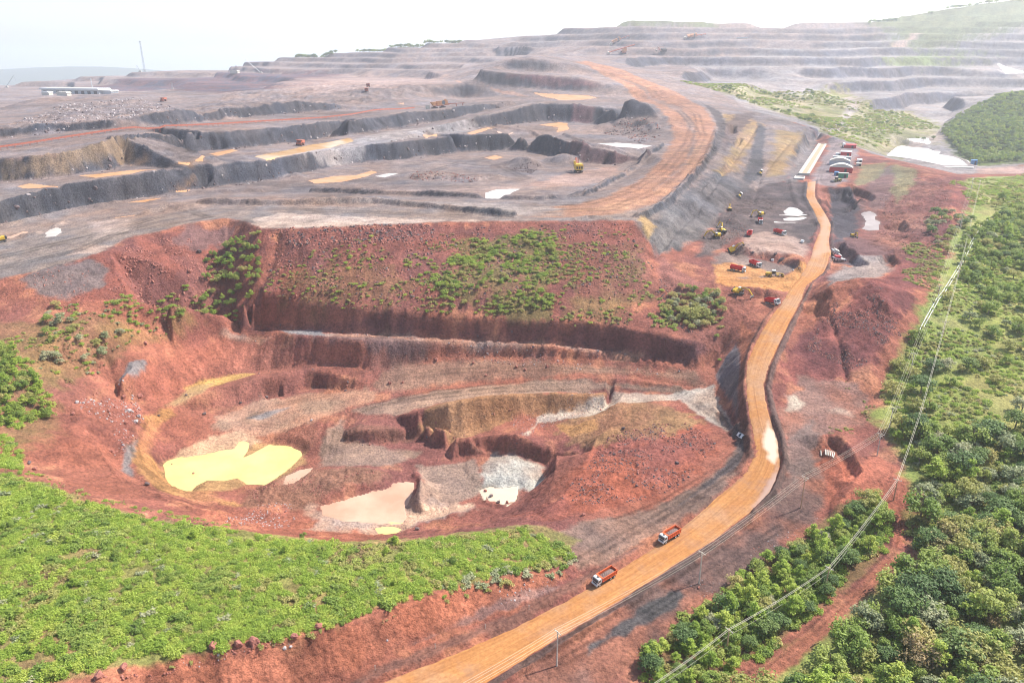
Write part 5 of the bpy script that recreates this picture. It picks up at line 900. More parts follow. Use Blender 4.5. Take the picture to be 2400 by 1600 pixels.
BL = [(490,1487,2.3,'red','rounded red boulder with shrubs around it, west end of the rim row'),(548,1482,2.2,'red','round red boulder in the middle of the rim row'),(584,1478,2.9,'red','largest red boulder of the rim row above the cut bank'),(733,1442,2.2,'red','red boulder half buried at the thicket edge above the bank'),(676,1464,1.8,'red','small red boulder on the bank edge east of the rim row'),(228,1556,2.4,'red','flat red boulder at the south-west end of the cut bank'),(285,1535,2.0,'red','red boulder on the bank crest near the bare patch'),
 (295,945,2.4,'grey','pale grey boulder at the top of the rockfall west of the pond'),(318,957,2.0,'grey','grey boulder on the inner edge of the rockfall'),(312,970,2.2,'grey','blocky grey boulder low in the rockfall'),(290,972,1.5,'red','red boulder in the middle of the rockfall'),(322,912,2.6,'red','tall red boulder under the grey smear on the wall'),(285,912,1.9,'red','red boulder above the rockfall'),(177,925,1.9,'grey','grey boulder on the west flank above the ochre seep'),(168,952,1.8,'red','red boulder beside the ochre seep'),(255,1037,1.6,'red','red boulder beside the pale seep west of the pond'),
 (613,914,2.2,'dark','dark boulder with long shadow on the pale pit floor'),(553,926,1.4,'dark','small dark boulder under the mid bench wall'),(470,952,1.9,'dark','pointed dark boulder west of the pale flow'),(338,1113,1.7,'dark','dark boulder on the ochre ledge south of the pond'),(428,908,1.2,'dark','small dark boulder on the ochre ledge'),(365,955,1.2,'dark','small dark boulder on the curved ledge'),(715,966,1.3,'grey','pale stone on the red mound by the ramp'),(445,1089,1.1,'red','red stone standing in the yellow pond'),(395,1068,.8,'red','small red stone near the west end of the yellow pond'),
 (1186,844,1.8,'red','red boulder on the bench road under the shaded wall'),(1206,850,1.5,'red','small red boulder beside a larger one on the bench road'),(1257,843,1.5,'red','lone red boulder farther east on the bench road'),(1116,863,1.5,'red','red boulder lying alone on the grey bench road'),(895,881,1.9,'red','red boulder at the west end of the bench road'),(1002,828,2.2,'red','red boulder at the foot of the corrugated wall'),(1087,834,1.6,'red','dark red boulder beside the pale strip at the wall foot'),(925,879,1.4,'red','small red boulder near the west end of the bench road'),
 (1432,985,1.6,'dark','dark boulder on the ochre mound'),(1340,1183,1.4,'red','red boulder at the near foot of the red mound'),(1555,1065,1.5,'dark','dark red boulder near the side road on the mound'),(958,1216,1.6,'dark','dark boulder on the near lip of the pit floor'),(1128,1140,1.6,'dark','dark boulder in the row beside the cream mud'),(1145,1155,1.7,'dark','dark boulder at the near end of the row beside the cream mud'),(1115,1128,1.3,'red','red boulder at the far end of the row beside the cream mud'),(1165,1155,1.5,'red','red boulder just past the cream mud'),
 (335,790,2.2,'red','pale red boulder on the grassy ledge above the wall'),(458,580,2.6,'dark','dark boulder in the scree under the brow'),(436,625,2.4,'red','bright red boulder low in the scree'),(250,945,1.3,'red','small red boulder west of the rockfall'),(1605,1350,.9,'red','red stone lying beside the power pole'),(80,1078,1.6,'red','red boulder beside the thicket on the west rim'),(68,1065,1.7,'dark','dark boulder on the west rim above the thicket')]
r = random.Random(5)
for px, py, s, k, lab in BL:
    x, y, z = AT(px, py)
    if 'pond' in lab and 'standing' in lab or 'west end of the yellow' in lab: z = -22.0
    o = link('boulder', BR[k], None, lab, 'boulder', None, None, (x, y, z + s * .28)); o.scale = (s * .62, s * .55, s * .55); o.rotation_euler = (r.uniform(-.3, .3), r.uniform(-.3, .3), r.uniform(0, 6))
print('plants', time.time() - T0)

# ------------------------------------------------------------------ mesh builder for machines and structures
class MB:
    def __init__(s): s.bm = bmesh.new()
    def box(s, c, d, rot=None, taper=None, bev=0):
        r = bmesh.ops.create_cube(s.bm, size=1.0); vs = r['verts']
        for v in vs:
            k = v.co.copy(); t = 1.0
            if taper and k.z > 0: k.x *= taper[0]; k.y *= taper[1]
            v.co = Vector((k.x * d[0], k.y * d[1], k.z * d[2]))
        if bev: bmesh.ops.bevel(s.bm, geom=list({e for v in vs for e in v.link_edges}), offset=bev, segments=2, affect='EDGES', clamp_overlap=True); 
        nv = vs if not bev else [v for v in s.bm.verts if v not in getattr(s, '_done', set())]
        M = Matrix.Translation(c) @ (Matrix.Rotation(rot[1], 4, rot[0]) if rot else Matrix())
        bmesh.ops.transform(s.bm, matrix=M, verts=nv); s._done = set(s.bm.verts); return s
    def cyl(s, a, b, r, seg=14, r2=None):
        tube_bm(s.bm, [a, b], [r, r if r2 is None else r2], seg); s._done = set(s.bm.verts); return s
    def tube(s, pts, r, seg=6):
        tube_bm(s.bm, pts, [r] * len(pts), seg); s._done = set(s.bm.verts); return s
    def prism(s, prof, y0, y1, inset=0):
        """profile in x,z pushed from y0 to y1"""
        n = len(prof); A = [s.bm.verts.new((x, y0, z)) for x, z in prof]; B = [s.bm.verts.new((x, y1, z)) for x, z in prof]
        s.bm.faces.new(A[::-1]); s.bm.faces.new(B)
        for i in range(n): s.bm.faces.new((A[i], A[(i + 1) % n], B[(i + 1) % n], B[i]))
        s._done = set(s.bm.verts); return s
    def quad(s, *p):
        s.bm.faces.new([s.bm.verts.new(q) for q in p]); s._done = set(s.bm.verts); return s
    def build(s, name, mat, parent=None, **kw):
        bmesh.ops.recalc_face_normals(s.bm, faces=s.bm.faces); me = bpy.data.meshes.new(name); s.bm.to_mesh(me); s.bm.free(); me.materials.append(mat); return link(name, me, parent, **kw)
def empty(name, label, cat, group=None):
    o = bpy.data.objects.new(name, None); COL.objects.link(o); o['label'] = label; o['category'] = cat
    if group: o['group'] = group
    return o
def copy_tree(o, parent=None):
    c = o.copy(); COL.objects.link(c); c.parent = parent
    for ch in o.children: copy_tree(ch, c)
    return c
def seat(o, px, py, to=None, yaw=None, dz=0.0, scale=1.0, lw=(3.0, 1.0), pos=None):
    """stand a machine on the ground, turned towards a second surveyed point, tilted with the slope"""
    x, y, z = pos if pos else AT(px, py)
    if to is not None:
        q = AT(*to); yaw = math.atan2(q[1] - y, q[0] - x)
    c, s_ = math.cos(yaw), math.sin(yaw); a, b = lw[0] * scale, lw[1] * scale
    hf, hb, hl, hr = [float(hmap(x + u * c - v * s_, y + u * s_ + v * c)) for u, v in ((a, 0), (-a, 0), (0, b), (0, -b))]
    X = Vector((2 * a * c, 2 * a * s_, hf - hb)).normalized(); Y0 = Vector((-2 * b * s_, 2 * b * c, hl - hr)).normalized(); Z = X.cross(Y0).normalized(); Y = Z.cross(X)
    M = Matrix((X, Y, Z)).transposed().to_4x4(); zc = max((hf + hb + hl + hr) / 4, float(hmap(x, y)) - .3)
    o.matrix_world = Matrix.Translation((x, y, zc + dz)) @ M @ Matrix.Scale(scale, 4); return o
PM = {'orange': plain('dusty_orange_paint', (.62,.115,.035), .55, 0, .18, 1.2), 'red': plain('dusty_red_paint', (.50,.035,.035), .55, 0, .2, 1.2), 'white': plain('white_paint', (.66,.66,.64), .45, 0, .08, 1.5), 'yellow': plain('machine_yellow_paint', (.66,.42,.045), .5, 0, .18, 1.0), 'black': plain('black_rubber', (.03,.03,.032), .85, 0, .3, 4),
 'glass': plain('dark_glass', (.035,.05,.06), .12, 0, .1, 1, .6), 'steel': plain('worn_steel', (.20,.19,.185), .55, .4, .25, 2), 'frame': plain('dark_frame', (.055,.05,.05), .7, 0, .3, 2), 'ore': plain('loaded_ore', (.17,.115,.10), .95, 0, .35, 2.5), 'lamp': plain('lamp_glass', (.8,.8,.75), .2, 0, .05, 1), 'track': plain('track_steel', (.09,.08,.075), .8, .2, .3, 3),
 'dustyred': plain('rusty_red_paint', (.42,.13,.085), .65, 0, .25, .5), 'apricot': plain('faded_orange_paint', (.60,.27,.12), .6, 0, .2, .5), 'wood': plain('grey_timber', (.52,.46,.38), .85, 0, .25, 3), 'rustpole': plain('stained_pole', (.50,.30,.19), .85, 0, .25, 2), 'concrete': plain('concrete', (.55,.52,.48), .85, 0, .12, 1), 'wire': plain('pale_cable', (.62,.56,.44), .6, 0, .05, 1), 'green': plain('green_paint', (.05,.27,.15), .5, 0, .12, 1), 'cream': plain('cream_tarpaulin', (.56,.51,.43), .7, 0, .06, .6), 'blue': plain('blue_sheet', (.10,.25,.45), .5, 0, .1, 1), 'grey': plain('grey_sheet', (.45,.47,.48), .5, .1, .1, 1), 'olive': plain('olive_paint', (.36,.33,.10), .6, 0, .2, 1)}
def wheel(x, y, r, w, parent, z=None, rimmat='white'):
    t = MB().cyl((x, y - w / 2, r if z is None else z), (x, y + w / 2, r if z is None else z), r, 18).build('wheel', PM['black'], parent)
    sg = 1 if y > 0 else -1; MB().cyl((x, y + sg * (w / 2 - .02), r), (x, y + sg * (w / 2 + .03), r), r * .55, 12).build('rim', PM[rimmat], t); return t
def dump_truck(boxmat, loaded, label, group):
    o = empty('dump_truck', label, 'truck', group)
    MB().box((-.2, 0, .92), (8.0, .95, .34)).box((.9, .75, .85), (1.1, .5, .55)).box((.9, -.75, .85), (1.1, .5, .5)).build('chassis', PM['frame'], o)
    c = MB().prism([(2.55, .95), (4.32, .95), (4.38, 1.75), (4.15, 2.75), (3.95, 2.95), (2.55, 2.95)], -1.22, 1.22).build('cab', PM['white'], o)
    MB().prism([(4.405, 1.85), (4.42, 1.85), (4.225, 2.68), (4.20, 2.68)], -1.06, 1.06).build('windscreen', PM['glass'], c)
    for s in (-1, 1):
        MB().prism([(3.1, 1.85), (4.12, 1.85), (3.95, 2.62), (3.1, 2.62)], s * 1.225, s * 1.25).build('side_window', PM['glass'], c)
        MB().box((4.34, s * .92, 1.12), (.1, .42, .22)).build('headlight', PM['lamp'], o)
        MB().box((4.38, s * 1.42, 2.2), (.12, .2, .55)).cyl((4.2, s * 1.22, 2.5), (4.38, s * 1.42, 2.42), .03, 6).build('mirror', PM['frame'], o)
        MB().box((3.2, s * 1.06, 1.12), (1.35, .5, .08)).box((-2.3, s * 1.06, 1.12), (2.7, .45, .06)).build('mudguard', PM['frame'], o)
    MB().box((3.35, 0, 2.98), (.62, .75, .05)).build('roof_hatch', PM['frame'], c)
    MB().box((4.40, 0, 1.42), (.06, 1.6, .5)).build('grille', PM['frame'], c); MB().box((4.45, 0, .78), (.28, 2.4, .38)).build('bumper', PM['white'], o); MB().prism([(4.16, 2.78), (4.42, 2.68), (4.44, 2.73), (4.16, 2.86)], -1.15, 1.15).build('sun_visor', PM['frame'], c)
    m = PM[boxmat]; b = MB().box((-.85, 0, 1.24), (6.4, 2.3, .12)).box((-.85, 1.24, 2.05), (6.5, .09, 1.55)).box((-.85, -1.24, 2.05), (6.5, .09, 1.55)).box((2.36, 0, 2.15), (.1, 2.4, 1.78)).box((-4.06, 0, 1.98), (.1, 2.4, 1.5)).box((2.62, 0, 3.02), (.62, 2.5, .09)).build('dump_box', m, o)
    rb = MB()
    for s in (-1, 1):
        rb.box((-.85, s * 1.33, 2.80), (6.5, .12, .14)).box((-.85, s * 1.33, 1.42), (6.5, .12, .12))
        for k in range(7): rb.box((-3.9 + k * 1.02, s * 1.325, 2.1), (.12, .1, 1.3))
    rb.build('box_rib', m, b)
    if loaded:
        bm = bmesh.new(); r = random.Random(3); N = 14; G = [[bm.verts.new((-4.0 + 6.3 * i / (N - 1), -1.18 + 2.36 * j / 7, 1.75 + .85 * abs(math.sin(math.pi * i / (N - 1))) ** .7 * math.sin(math.pi * (j + .4) / 7.8) + r.uniform(-.07, .07))) for j in range(8)] for i in range(N)]
        for i in range(N - 1):
            for j in range(7): bm.faces.new((G[i][j], G[i + 1][j], G[i + 1][j + 1], G[i][j + 1]))
        me = bpy.data.meshes.new('load'); bm.to_mesh(me); bm.free(); me.materials.append(PM['ore']); link('load', me, b)
    for x in (3.25, -1.55, -3.05):
        for s in (-1, 1): wheel(x, s * (1.0 if x > 0 else .95), .54, .34 if x > 0 else .55, o)
    return o
t1 = dump_truck('orange', True, 'loaded orange dump truck with white cab, the nearest on the haul road', 'loaded trucks driving down the haul road'); seat(t1, 1388, 1334, to=(1352, 1356), dz=.42, lw=(3, 1))
t2 = copy_tree(t1); t2['label'] = 'loaded orange dump truck with white cab following farther up the haul road'; seat(t2, 1538, 1238, to=(1502, 1260), dz=.42)
t3 = dump_truck('red', False, 'red dump truck parked side-on at the turning area edge', 'red trucks at the loading area'); seat(t3, 1693, 622, to=(1722, 626), scale=1.06)
for px, py, to, lab, dz in [(1734, 611, (1760, 622), 'red dump truck parked beside the side-on one, nose towards the road', 0), (1790, 538, (1815, 545), 'red dump truck standing alone on the pale pad near the white pickup', 0), (1721, 541, (1731, 527), 'red dump truck seen from behind between the excavators and the pad', 0),
                            (1746, 512, (1750, 524), 'red dump truck with white cab being filled below an excavator', 0), (1774, 698, (1796, 710), 'red dump truck beside the haul road next to the lowest excavator', 0)]:
    t = copy_tree(t3); t['label'] = lab; seat(t, px, py, to=to, dz=dz, scale=1.06)
def excavator(label, group, reach=1.0, swing=0.0, dig=0):
    o = empty('excavator', label, 'excavator', group); Y, T = PM['yellow'], PM['track']
    ca, sa = math.cos(swing), math.sin(swing)
    for s in (-1, 1):
        tr = MB().prism([(-2.0, .1), (-1.7, 0), (1.7, 0), (2.0, .1), (2.2, .45), (2.0, .85), (1.7, .95), (-1.7, .95), (-2.0, .85), (-2.2, .45)], s * 1.05 - .3, s * 1.05 + .3).build('track', T, o); w = MB()
        for k in range(5): w.cyl((-1.6 + k * .8, s * 1.36, .42), (-1.6 + k * .8, s * 1.40, .42), .3, 10)
        w.build('roller', PM['steel'], tr); tr.rotation_euler.z = swing
    MB().box((0, 0, .75), (1.8, 1.7, .6)).cyl((0, 0, 1.0), (0, 0, 1.2), .75, 16).build('undercarriage', PM['frame'], o)
    MB().box((-1.0, 0, 1.75), (3.4, 2.6, 1.05), bev=.08).build('house', Y, o); MB().prism([(-2.75, 1.25), (-2.1, 1.25), (-2.1, 2.45), (-2.6, 2.45), (-2.85, 2.0)], -1.32, 1.32).build('counterweight', PM['frame'], o)
    MB().box((-1.6, -.3, 2.36), (1.2, 1.4, .2)).cyl((-1.7, .8, 2.25), (-1.7, .8, 2.85), .08, 8).build('engine_hood', Y, o)
    c = MB().prism([(-.1, 1.25), (1.25, 1.25), (1.35, 1.9), (1.05, 2.95), (-.1, 2.95)], .35, 1.3).build('cab', Y, o); MB().prism([(1.30, 1.6), (1.385, 1.9), (1.12, 2.82), (1.06, 2.82)], .42, 1.22).prism([(.05, 1.9), (1.15, 1.9), (.95, 2.78), (.05, 2.78)], 1.302, 1.33).build('window', PM['glass'], c); MB().box((.5, .82, 2.98), (1.15, .85, .05)).build('cab_roof', PM['white'], c)
    pk = (2.9 * reach, 4.7) if not dig else (3.2 * reach, 4.2); en = (5.3 * reach, 3.9) if not dig else (5.7 * reach, 2.9); tip = (5.9 * reach, 1.2) if not dig else (6.6 * reach, .2)
    bm_ = MB().prism([(.5, 1.45), (.95, 1.45), (pk[0] + .15, pk[1] - .55), (en[0], en[1] - .28), (en[0] + .12, en[1]), (pk[0], pk[1]), (.55, 2.1)], -.26, .26).build('boom', Y, o); MB().cyl((1.1, -.42, 1.5), (pk[0] - .1, -.42, pk[1] - .5), .12, 8).cyl((1.1, .42, 1.5), (pk[0] - .1, .42, pk[1] - .5), .12, 8).build('boom_cylinder', PM['steel'], bm_)
    st = MB().prism([(en[0] - .55, en[1] + .45), (en[0] - .1, en[1] + .5), (en[0] + .25, en[1] - .2), (tip[0] + .14, tip[1]), (tip[0] - .14, tip[1]), (en[0] - .3, en[1] - .3)], -.2, .2).build('stick', Y, o); MB().cyl((pk[0], 0, pk[1] + .05), (en[0] - .4, 0, en[1] + .5), .11, 8).build('stick_cylinder', PM['steel'], st)
    MB().prism([(tip[0] + .2, tip[1] + .15), (tip[0] + .35, tip[1] - .5), (tip[0] - .1, tip[1] - 1.15), (tip[0] - .75, tip[1] - 1.15), (tip[0] - 1.0, tip[1] - .55), (tip[0] - .55, tip[1] - .75), (tip[0] - .2, tip[1] - .2)], -.6, .6).build('bucket', PM['steel'], o)
    return o
EG = 'excavators at the loading area'
for px, py, to, lab, sw, dig, sc_ in [(1644, 545, (1612, 547), 'yellow excavator, the nearer of two digging at the dump toe', .6, 1, 1.25), (1657, 533, (1628, 522), 'yellow excavator, the farther of two digging at the dump toe', .4, 0, 1.25), (1745, 496, (1726, 498), 'yellow excavator on the bench loading a red truck', 1.0, 0, 1.2),
        (1684, 575, (1712, 566), 'yellow excavator standing above the dark pit wall, boom to the east', .3, 0, 1.2), (1698, 674, (1728, 688), 'yellow excavator, the lowest one, beside the big bush', .5, 1, 1.25), (1675, 484, (1672, 476), 'small yellow excavator seen from behind on the dump foot', .2, 0, 1.0), (0, 557, (-20, 560), 'yellow excavator cut off by the left picture edge on the haul road', .2, 0, 1.5)]:
    seat(excavator(lab, EG, 1.0, sw, dig), px, py, to=to, scale=sc_, lw=(2, 1.2))
def bulldozer(label):
    o = empty('bulldozer', label, 'bulldozer', 'bulldozers on the dump slope'); Y = PM['yellow']
    for s in (-1, 1): MB().prism([(-1.8, .1), (1.5, 0), (2.0, .3), (1.6, .95), (-1.2, 1.15), (-2.1, .6)], s * 1.0 - .28, s * 1.0 + .28).build('track', PM['track'], o)
    MB().prism([(-1.6, .6), (1.7, .6), (1.7, 1.6), (.2, 1.75), (-1.6, 1.5)], -.65, .65).build('hood', Y, o); c = MB().prism([(-1.3, 1.5), (.1, 1.6), (-.05, 2.9), (-1.2, 2.9)], -.75, .75).build('cab', Y, o); MB().prism([(.1, 1.8), (.14, 1.8), (0, 2.75), (-.04, 2.75)], -.65, .65).build('window', PM['glass'], c); MB().box((-.6, 0, 2.94), (1.5, 1.7, .08)).build('cab_roof', PM['white'], c)
    MB().prism([(2.3, .05), (2.5, .1), (2.25, .7), (2.45, 1.25), (2.3, 1.25), (2.1, .7)], -1.75, 1.75).build('blade', PM['steel'], o); MB().box((1.0, 1.35, .5), (2.6, .14, .25)).box((1.0, -1.35, .5), (2.6, .14, .25)).build('push_arm', Y, o)
    MB().prism([(-2.0, .9), (-2.3, .9), (-2.6, .3), (-2.45, .3)], -.3, .3).build('ripper', PM['steel'], o); return o
seat(bulldozer('yellow bulldozer with dark blade on the dump slope ramp'), 1696, 452, to=(1692, 462), scale=1.3, lw=(2, 1)); seat(bulldozer('yellow bulldozer high on the dark ramp between tan slopes'), 1745, 400, to=(1740, 408), scale=1.5, lw=(2, 1)); 
def grader():
    o = empty('motor_grader', 'yellow motor grader with white cab roof parked below the pit wall', 'grader'); Y = PM['yellow']
    MB().prism([(-4.2, .9), (-1.2, .9), (-1.2, 2.0), (-4.0, 1.9)], -.6, .6).build('engine_hood', Y, o); MB().prism([(-.2, 1.5), (3.9, 1.3), (4.1, .9), (4.4, .9), (4.3, 1.5), (.0, 2.0)], -.18, .18).build('main_frame', Y, o)
    c = MB().prism([(-1.2, 1.3), (.3, 1.3), (.4, 3.0), (-1.2, 3.0)], -.75, .75).build('cab', PM['frame'], o); MB().prism([(.36, 1.7), (.42, 1.7), (.46, 2.85), (.4, 2.85)], -.68, .68).build('window', PM['glass'], c); MB().box((-.4, 0, 3.05), (1.8, 1.75, .12)).build('cab_roof', PM['white'], c)
    MB().box((1.6, 0, .45), (.15, 3.6, .6), ('Z', .5)).build('blade', PM['steel'], o); MB().cyl((1.6, 0, .75), (1.6, 0, .9), .7, 14).build('turntable', Y, o); MB().box((4.5, 0, .7), (.25, 2.0, .6)).build('front_plate', Y, o)
    for x in (-3.6, -2.0, 4.0):
        for s in (-1, 1): wheel(x, s * 1.0, .65, .4, o, None, 'yellow')
    return o
seat(grader(), 1778, 634, to=(1800, 635), scale=1.15, lw=(3, 1))
def pickup(label, suv):
    o = empty('pickup' if not suv else 'car', label, 'car' if suv else 'pickup'); W = PM['white']
    b = MB().prism([(-2.4, .45), (2.35, .45), (2.42, .85), (2.2, 1.05), (.95, 1.12), (-2.42, 1.12)], -.92, .92).build('body', W, o)
    roof = [(.85, 1.12), (.15, 1.74), (-.05, 1.78), (-1.9 if suv else -1.0, 1.78), (-2.3 if suv else -1.25, 1.12)]; c = MB().prism(roof, -.80, .80).build('cabin', W, o)
    MB().prism([(.90, 1.14), (.92, 1.16), (.20, 1.74), (.17, 1.72)], -.70, .70).build('windscreen', PM['glass'], c); e = -2.22 if suv else -1.22
    for s in (-1, 1):
        MB().prism([(.68, 1.16), (.10, 1.68), (-1.75 if suv else -.95, 1.68), (e + .1, 1.16)], s * .802, s * .83).build('side_window', PM['glass'], c); MB().box((2.36, s * .62, .86), (.1, .34, .16)).build('headlight', PM['lamp'], o); MB().box((.75, s * 1.0, 1.2), (.12, .2, .15)).build('mirror', W, o)
        for x in (1.5, -1.45): wheel(x, s * .82, .36, .24, o, None, 'steel')
    MB().box((2.40, 0, .72), (.06, .9, .2)).build('grille', PM['frame'], o); MB().box((2.42, 0, .5), (.12, 1.7, .16)).build('bumper', PM['frame'], o)
    if not suv: MB().box((-1.85, .86, 1.25), (1.1, .08, .3)).box((-1.85, -.86, 1.25), (1.1, .08, .3)).box((-2.38, 0, 1.25), (.08, 1.7, .3)).build('cargo_bed', W, o)
    return o
seat(pickup('white car driving on the dark side road towards the haul road', True), 1705, 1004, to=(1716, 1016), scale=1.0, lw=(1.5, .8)); seat(pickup('small white pickup parked at the edge of the loading pad', False), 1842, 557, to=(1846, 551), scale=1.05, lw=(1.5, .8)) 
# big mining machines on the upper benches
def haul_truck(label):
    o = empty('mining_truck', label, 'mining truck', 'mining trucks in the upper pit'); A = PM['dustyred']
    MB().box((0, 0, 1.7), (9.5, 2.2, .8)).build('chassis', PM['frame'], o); MB().box((4.6, 0, 2.2), (1.2, 5.2, 1.5)).box((4.3, 0, 3.1), (2.6, 5.8, .15)).build('front_deck', A, o); c = MB().box((4.2, 1.6, 4.1), (1.8, 1.8, 1.9)).build('cab', A, o); MB().box((5.12, 1.6, 4.3), (.06, 1.5, 1.0)).build('window', PM['glass'], c)
    MB().prism([(-5.2, 3.4), (-4.5, 2.4), (2.2, 3.2), (2.9, 5.6), (5.3, 5.9), (5.3, 6.1), (2.6, 6.0), (1.6, 5.9), (-4.8, 5.3)], -3.0, 3.0).build('dump_body', A, o)
    MB().box((-1.5, 0, 5.75), (6.0, 4.6, .5), None, (.6, .6)).build('load', PM['ore'], o)
    for x, ys in ((3.3, (2.4,)), (-2.6, (2.5, 1.4))):
        for y in ys:
            for s in (-1, 1): wheel(x, s * y, 1.45, 1.0, o, None, 'dustyred')
    return o
for px, py, to, lab in [(690, 334, (676, 338), 'rusty red mining truck driving through the orange puddle'), (376, 233, (362, 236), 'rusty mining truck on the heap crest of the upper left benches'), (842, 210, (842, 216), 'rusty mining truck parked in front of another on the hazy bench'), (846, 200, (848, 205), 'rusty mining truck parked behind another on the hazy bench')]:
    seat(haul_truck(lab), px, py, to=to, lw=(3, 2))
def mining_shovel(label, mat, sc=1.0):
    o = empty('mining_shovel', label, 'mining shovel', 'mining shovels'); Y = PM[mat]
    for s in (-1, 1): MB().prism([(-4, .3), (-3.4, 0), (3.4, 0), (4, .3), (4.2, 1.0), (3.6, 1.7), (-3.6, 1.7), (-4.2, 1.0)], s * 2.6 - .7, s * 2.6 + .7).build('track', PM['track'], o)
    MB().box((0, 0, 1.6), (4, 4, 1.2)).cyl((0, 0, 2.0), (0, 0, 2.6), 2.0, 20).build('undercarriage', PM['frame'], o); h = MB().box((-1.5, 0, 4.9), (9, 6.6, 4.4), bev=.12).build('house', Y, o)
    for k in range(3): MB().box((-6.03, -2.0 + 2.0 * k, 4.6), (.06, 1.4, 2.0)).build('louvre_panel', PM['frame'], h)
    MB().box((-1.5, 0, 7.3), (7, 5, .4)).tube([(-5, 3, 7.1), (-5, 3, 8.0), (2, 3, 8.0), (2, 3, 7.1)], .08).tube([(-5, -3, 7.1), (-5, -3, 8.0), (2, -3, 8.0), (2, -3, 7.1)], .08).build('roof_rail', Y, o); c = MB().box((3.2, 2.4, 8.0), (2.2, 2.0, 2.2)).build('cab', Y, o); MB().box((4.33, 2.4, 8.2), (.06, 1.7, 1.3)).build('window', PM['glass'], c)
    MB().prism([(2.6, 3.0), (3.6, 3.0), (11.6, 10.5), (11.2, 11.4), (10.6, 11.2)], -.8, .8).build('boom', PM['dustyred'], o); MB().cyl((11.2, -.9, 10.9), (11.2, .9, 10.9), .8, 14).build('sheave', PM['steel'], o); MB().tube([(-1, 0, 7.4), (.2, 0, 11.5), (11.2, 0, 11.2)], .12).tube([(-1, 0, 7.4), (.2, 0, 11.5), (2.0, 0, 7.4)], .18).build('mast', PM['dustyred'], o)
    MB().box((8.2, 0, 5.6), (7.5, .7, .8), ('Y', .12)).build('dipper_stick', PM['dustyred'], o); MB().prism([(11.4, 5.6), (13.6, 6.0), (14.2, 3.8), (13.9, 3.6), (11.6, 3.3)], -1.6, 1.6).build('bucket', PM['steel'], o); return o
seat(mining_shovel('tall yellow mining shovel digging at the inner pit wall', 'yellow'), 1328, 396, to=(1312, 384), scale=1.1, lw=(4, 3)); seat(mining_shovel('dark mining shovel far away on the hazy upper terrace', 'frame'), 1522, 121, to=(1500, 121), scale=1.5, lw=(4, 3))
def crusher(label, sc=1.0):
    o = empty('mobile_crusher', label, 'mobile crusher', 'mobile crushing plants'); A = PM['apricot']
    MB().box((0, 0, 3.2), (26, 5, .8)).build('main_frame', PM['dustyred'], o)
    for x in (-9, 3): MB().prism([(x - 4, .5), (x - 3.4, 0), (x + 3.4, 0), (x + 4, .5), (x + 3.5, 1.8), (x - 3.5, 1.8)], -3, 3).box((x, 0, 2.3), (3, 3, 1.2)).build('crawler', PM['track'], o)
    MB().prism([(-14, 9), (-6, 9), (-7.5, 4), (-11, 4)], -3.4, 3.4).build('hopper', A, o); MB().box((-1, 0, 6.5), (8, 5, 6)).build('crusher_house', A, o); MB().cyl((4.5, -2.6, 7), (4.5, 2.6, 7), 2.6, 20).build('drum', PM['steel'], o); MB().box((9, 0, 6.5), (4, 4.5, 5.5)).box((8, 0, 10), (3, 3, 2)).build('drive_house', A, o)
    MB().prism([(10, 4.0), (36, 3.0), (36, 3.8), (10, 5.2)], -1.2, 1.2).box((24, 0, 1.6), (.6, 2, 3.2)).box((34, 0, 1.4), (.6, 2, 2.8)).build('discharge_conveyor', PM['dustyred'], o); k = MB()
    for i in range(14): k.tube([(-12 + i * 2, 2.55, 3.6), (-12 + i * 2, 2.55, 4.7)], .06, 4)
    k.tube([(-12, 2.55, 4.7), (14, 2.55, 4.7)], .06, 4).build('handrail', PM['yellow'], o); MB().box((-19, 0, 3.0), (5, 4, 4)).box((-19, 0, 5.4), (5.6, 4.6, .4)).box((-19, 0, .6), (5.6, 3.4, 1.2)).build('control_cabin', PM['cream'], o); return o
seat(crusher('faded orange crushing plant at the end of the long conveyor'), 1012, 248, yaw=math.radians(24), lw=(9, 3)); seat(crusher('hazy orange crushing plant on the far plateau, west of its twin'), 1418, 97, yaw=math.radians(8), scale=1.15, lw=(9, 3)); seat(crusher('hazy orange crushing plant on the far plateau, near the skyline cut'), 1590, 86, yaw=math.radians(4), scale=1.25, lw=(9, 3))
def stacker(label):
    o = empty('stacker', label, 'stacker', 'stackers on the upper terrace'); A = PM['apricot']
    for y in (-4, 4): MB().prism([(-5, .6), (-4, 0), (4, 0), (5, .6), (4, 2), (-4, 2)], y - 1.2, y + 1.2).build('crawler', PM['track'], o)
    MB().box((0, 0, 3), (8, 9, 1.6)).build('base', PM['dustyred'], o); MB().box((1, 0, 7), (9, 5, 6)).box((3, 0, 10.6), (4, 4, 1.2)).build('machine_house', A, o); MB().prism([(-34, 3.5), (-33, 2.2), (22, 16), (22, 17.4)], -1.2, 1.2).build('boom_conveyor', PM['dustyred'], o); MB().tube([(0, 0, 10), (-1, 0, 17), (-26, 0, 5.4)], .25).tube([(-1, 0, 17), (18, 0, 16)], .25).build('mast', PM['dustyred'], o); MB().box((-32, 0, 2), (5, 4, 4)).build('tail_cabin', PM['cream'], o); return o
seat(stacker('hazy orange stacker with long raised boom on the upper terrace'), 1432, 122, yaw=math.radians(10), scale=1.3, lw=(5, 4))
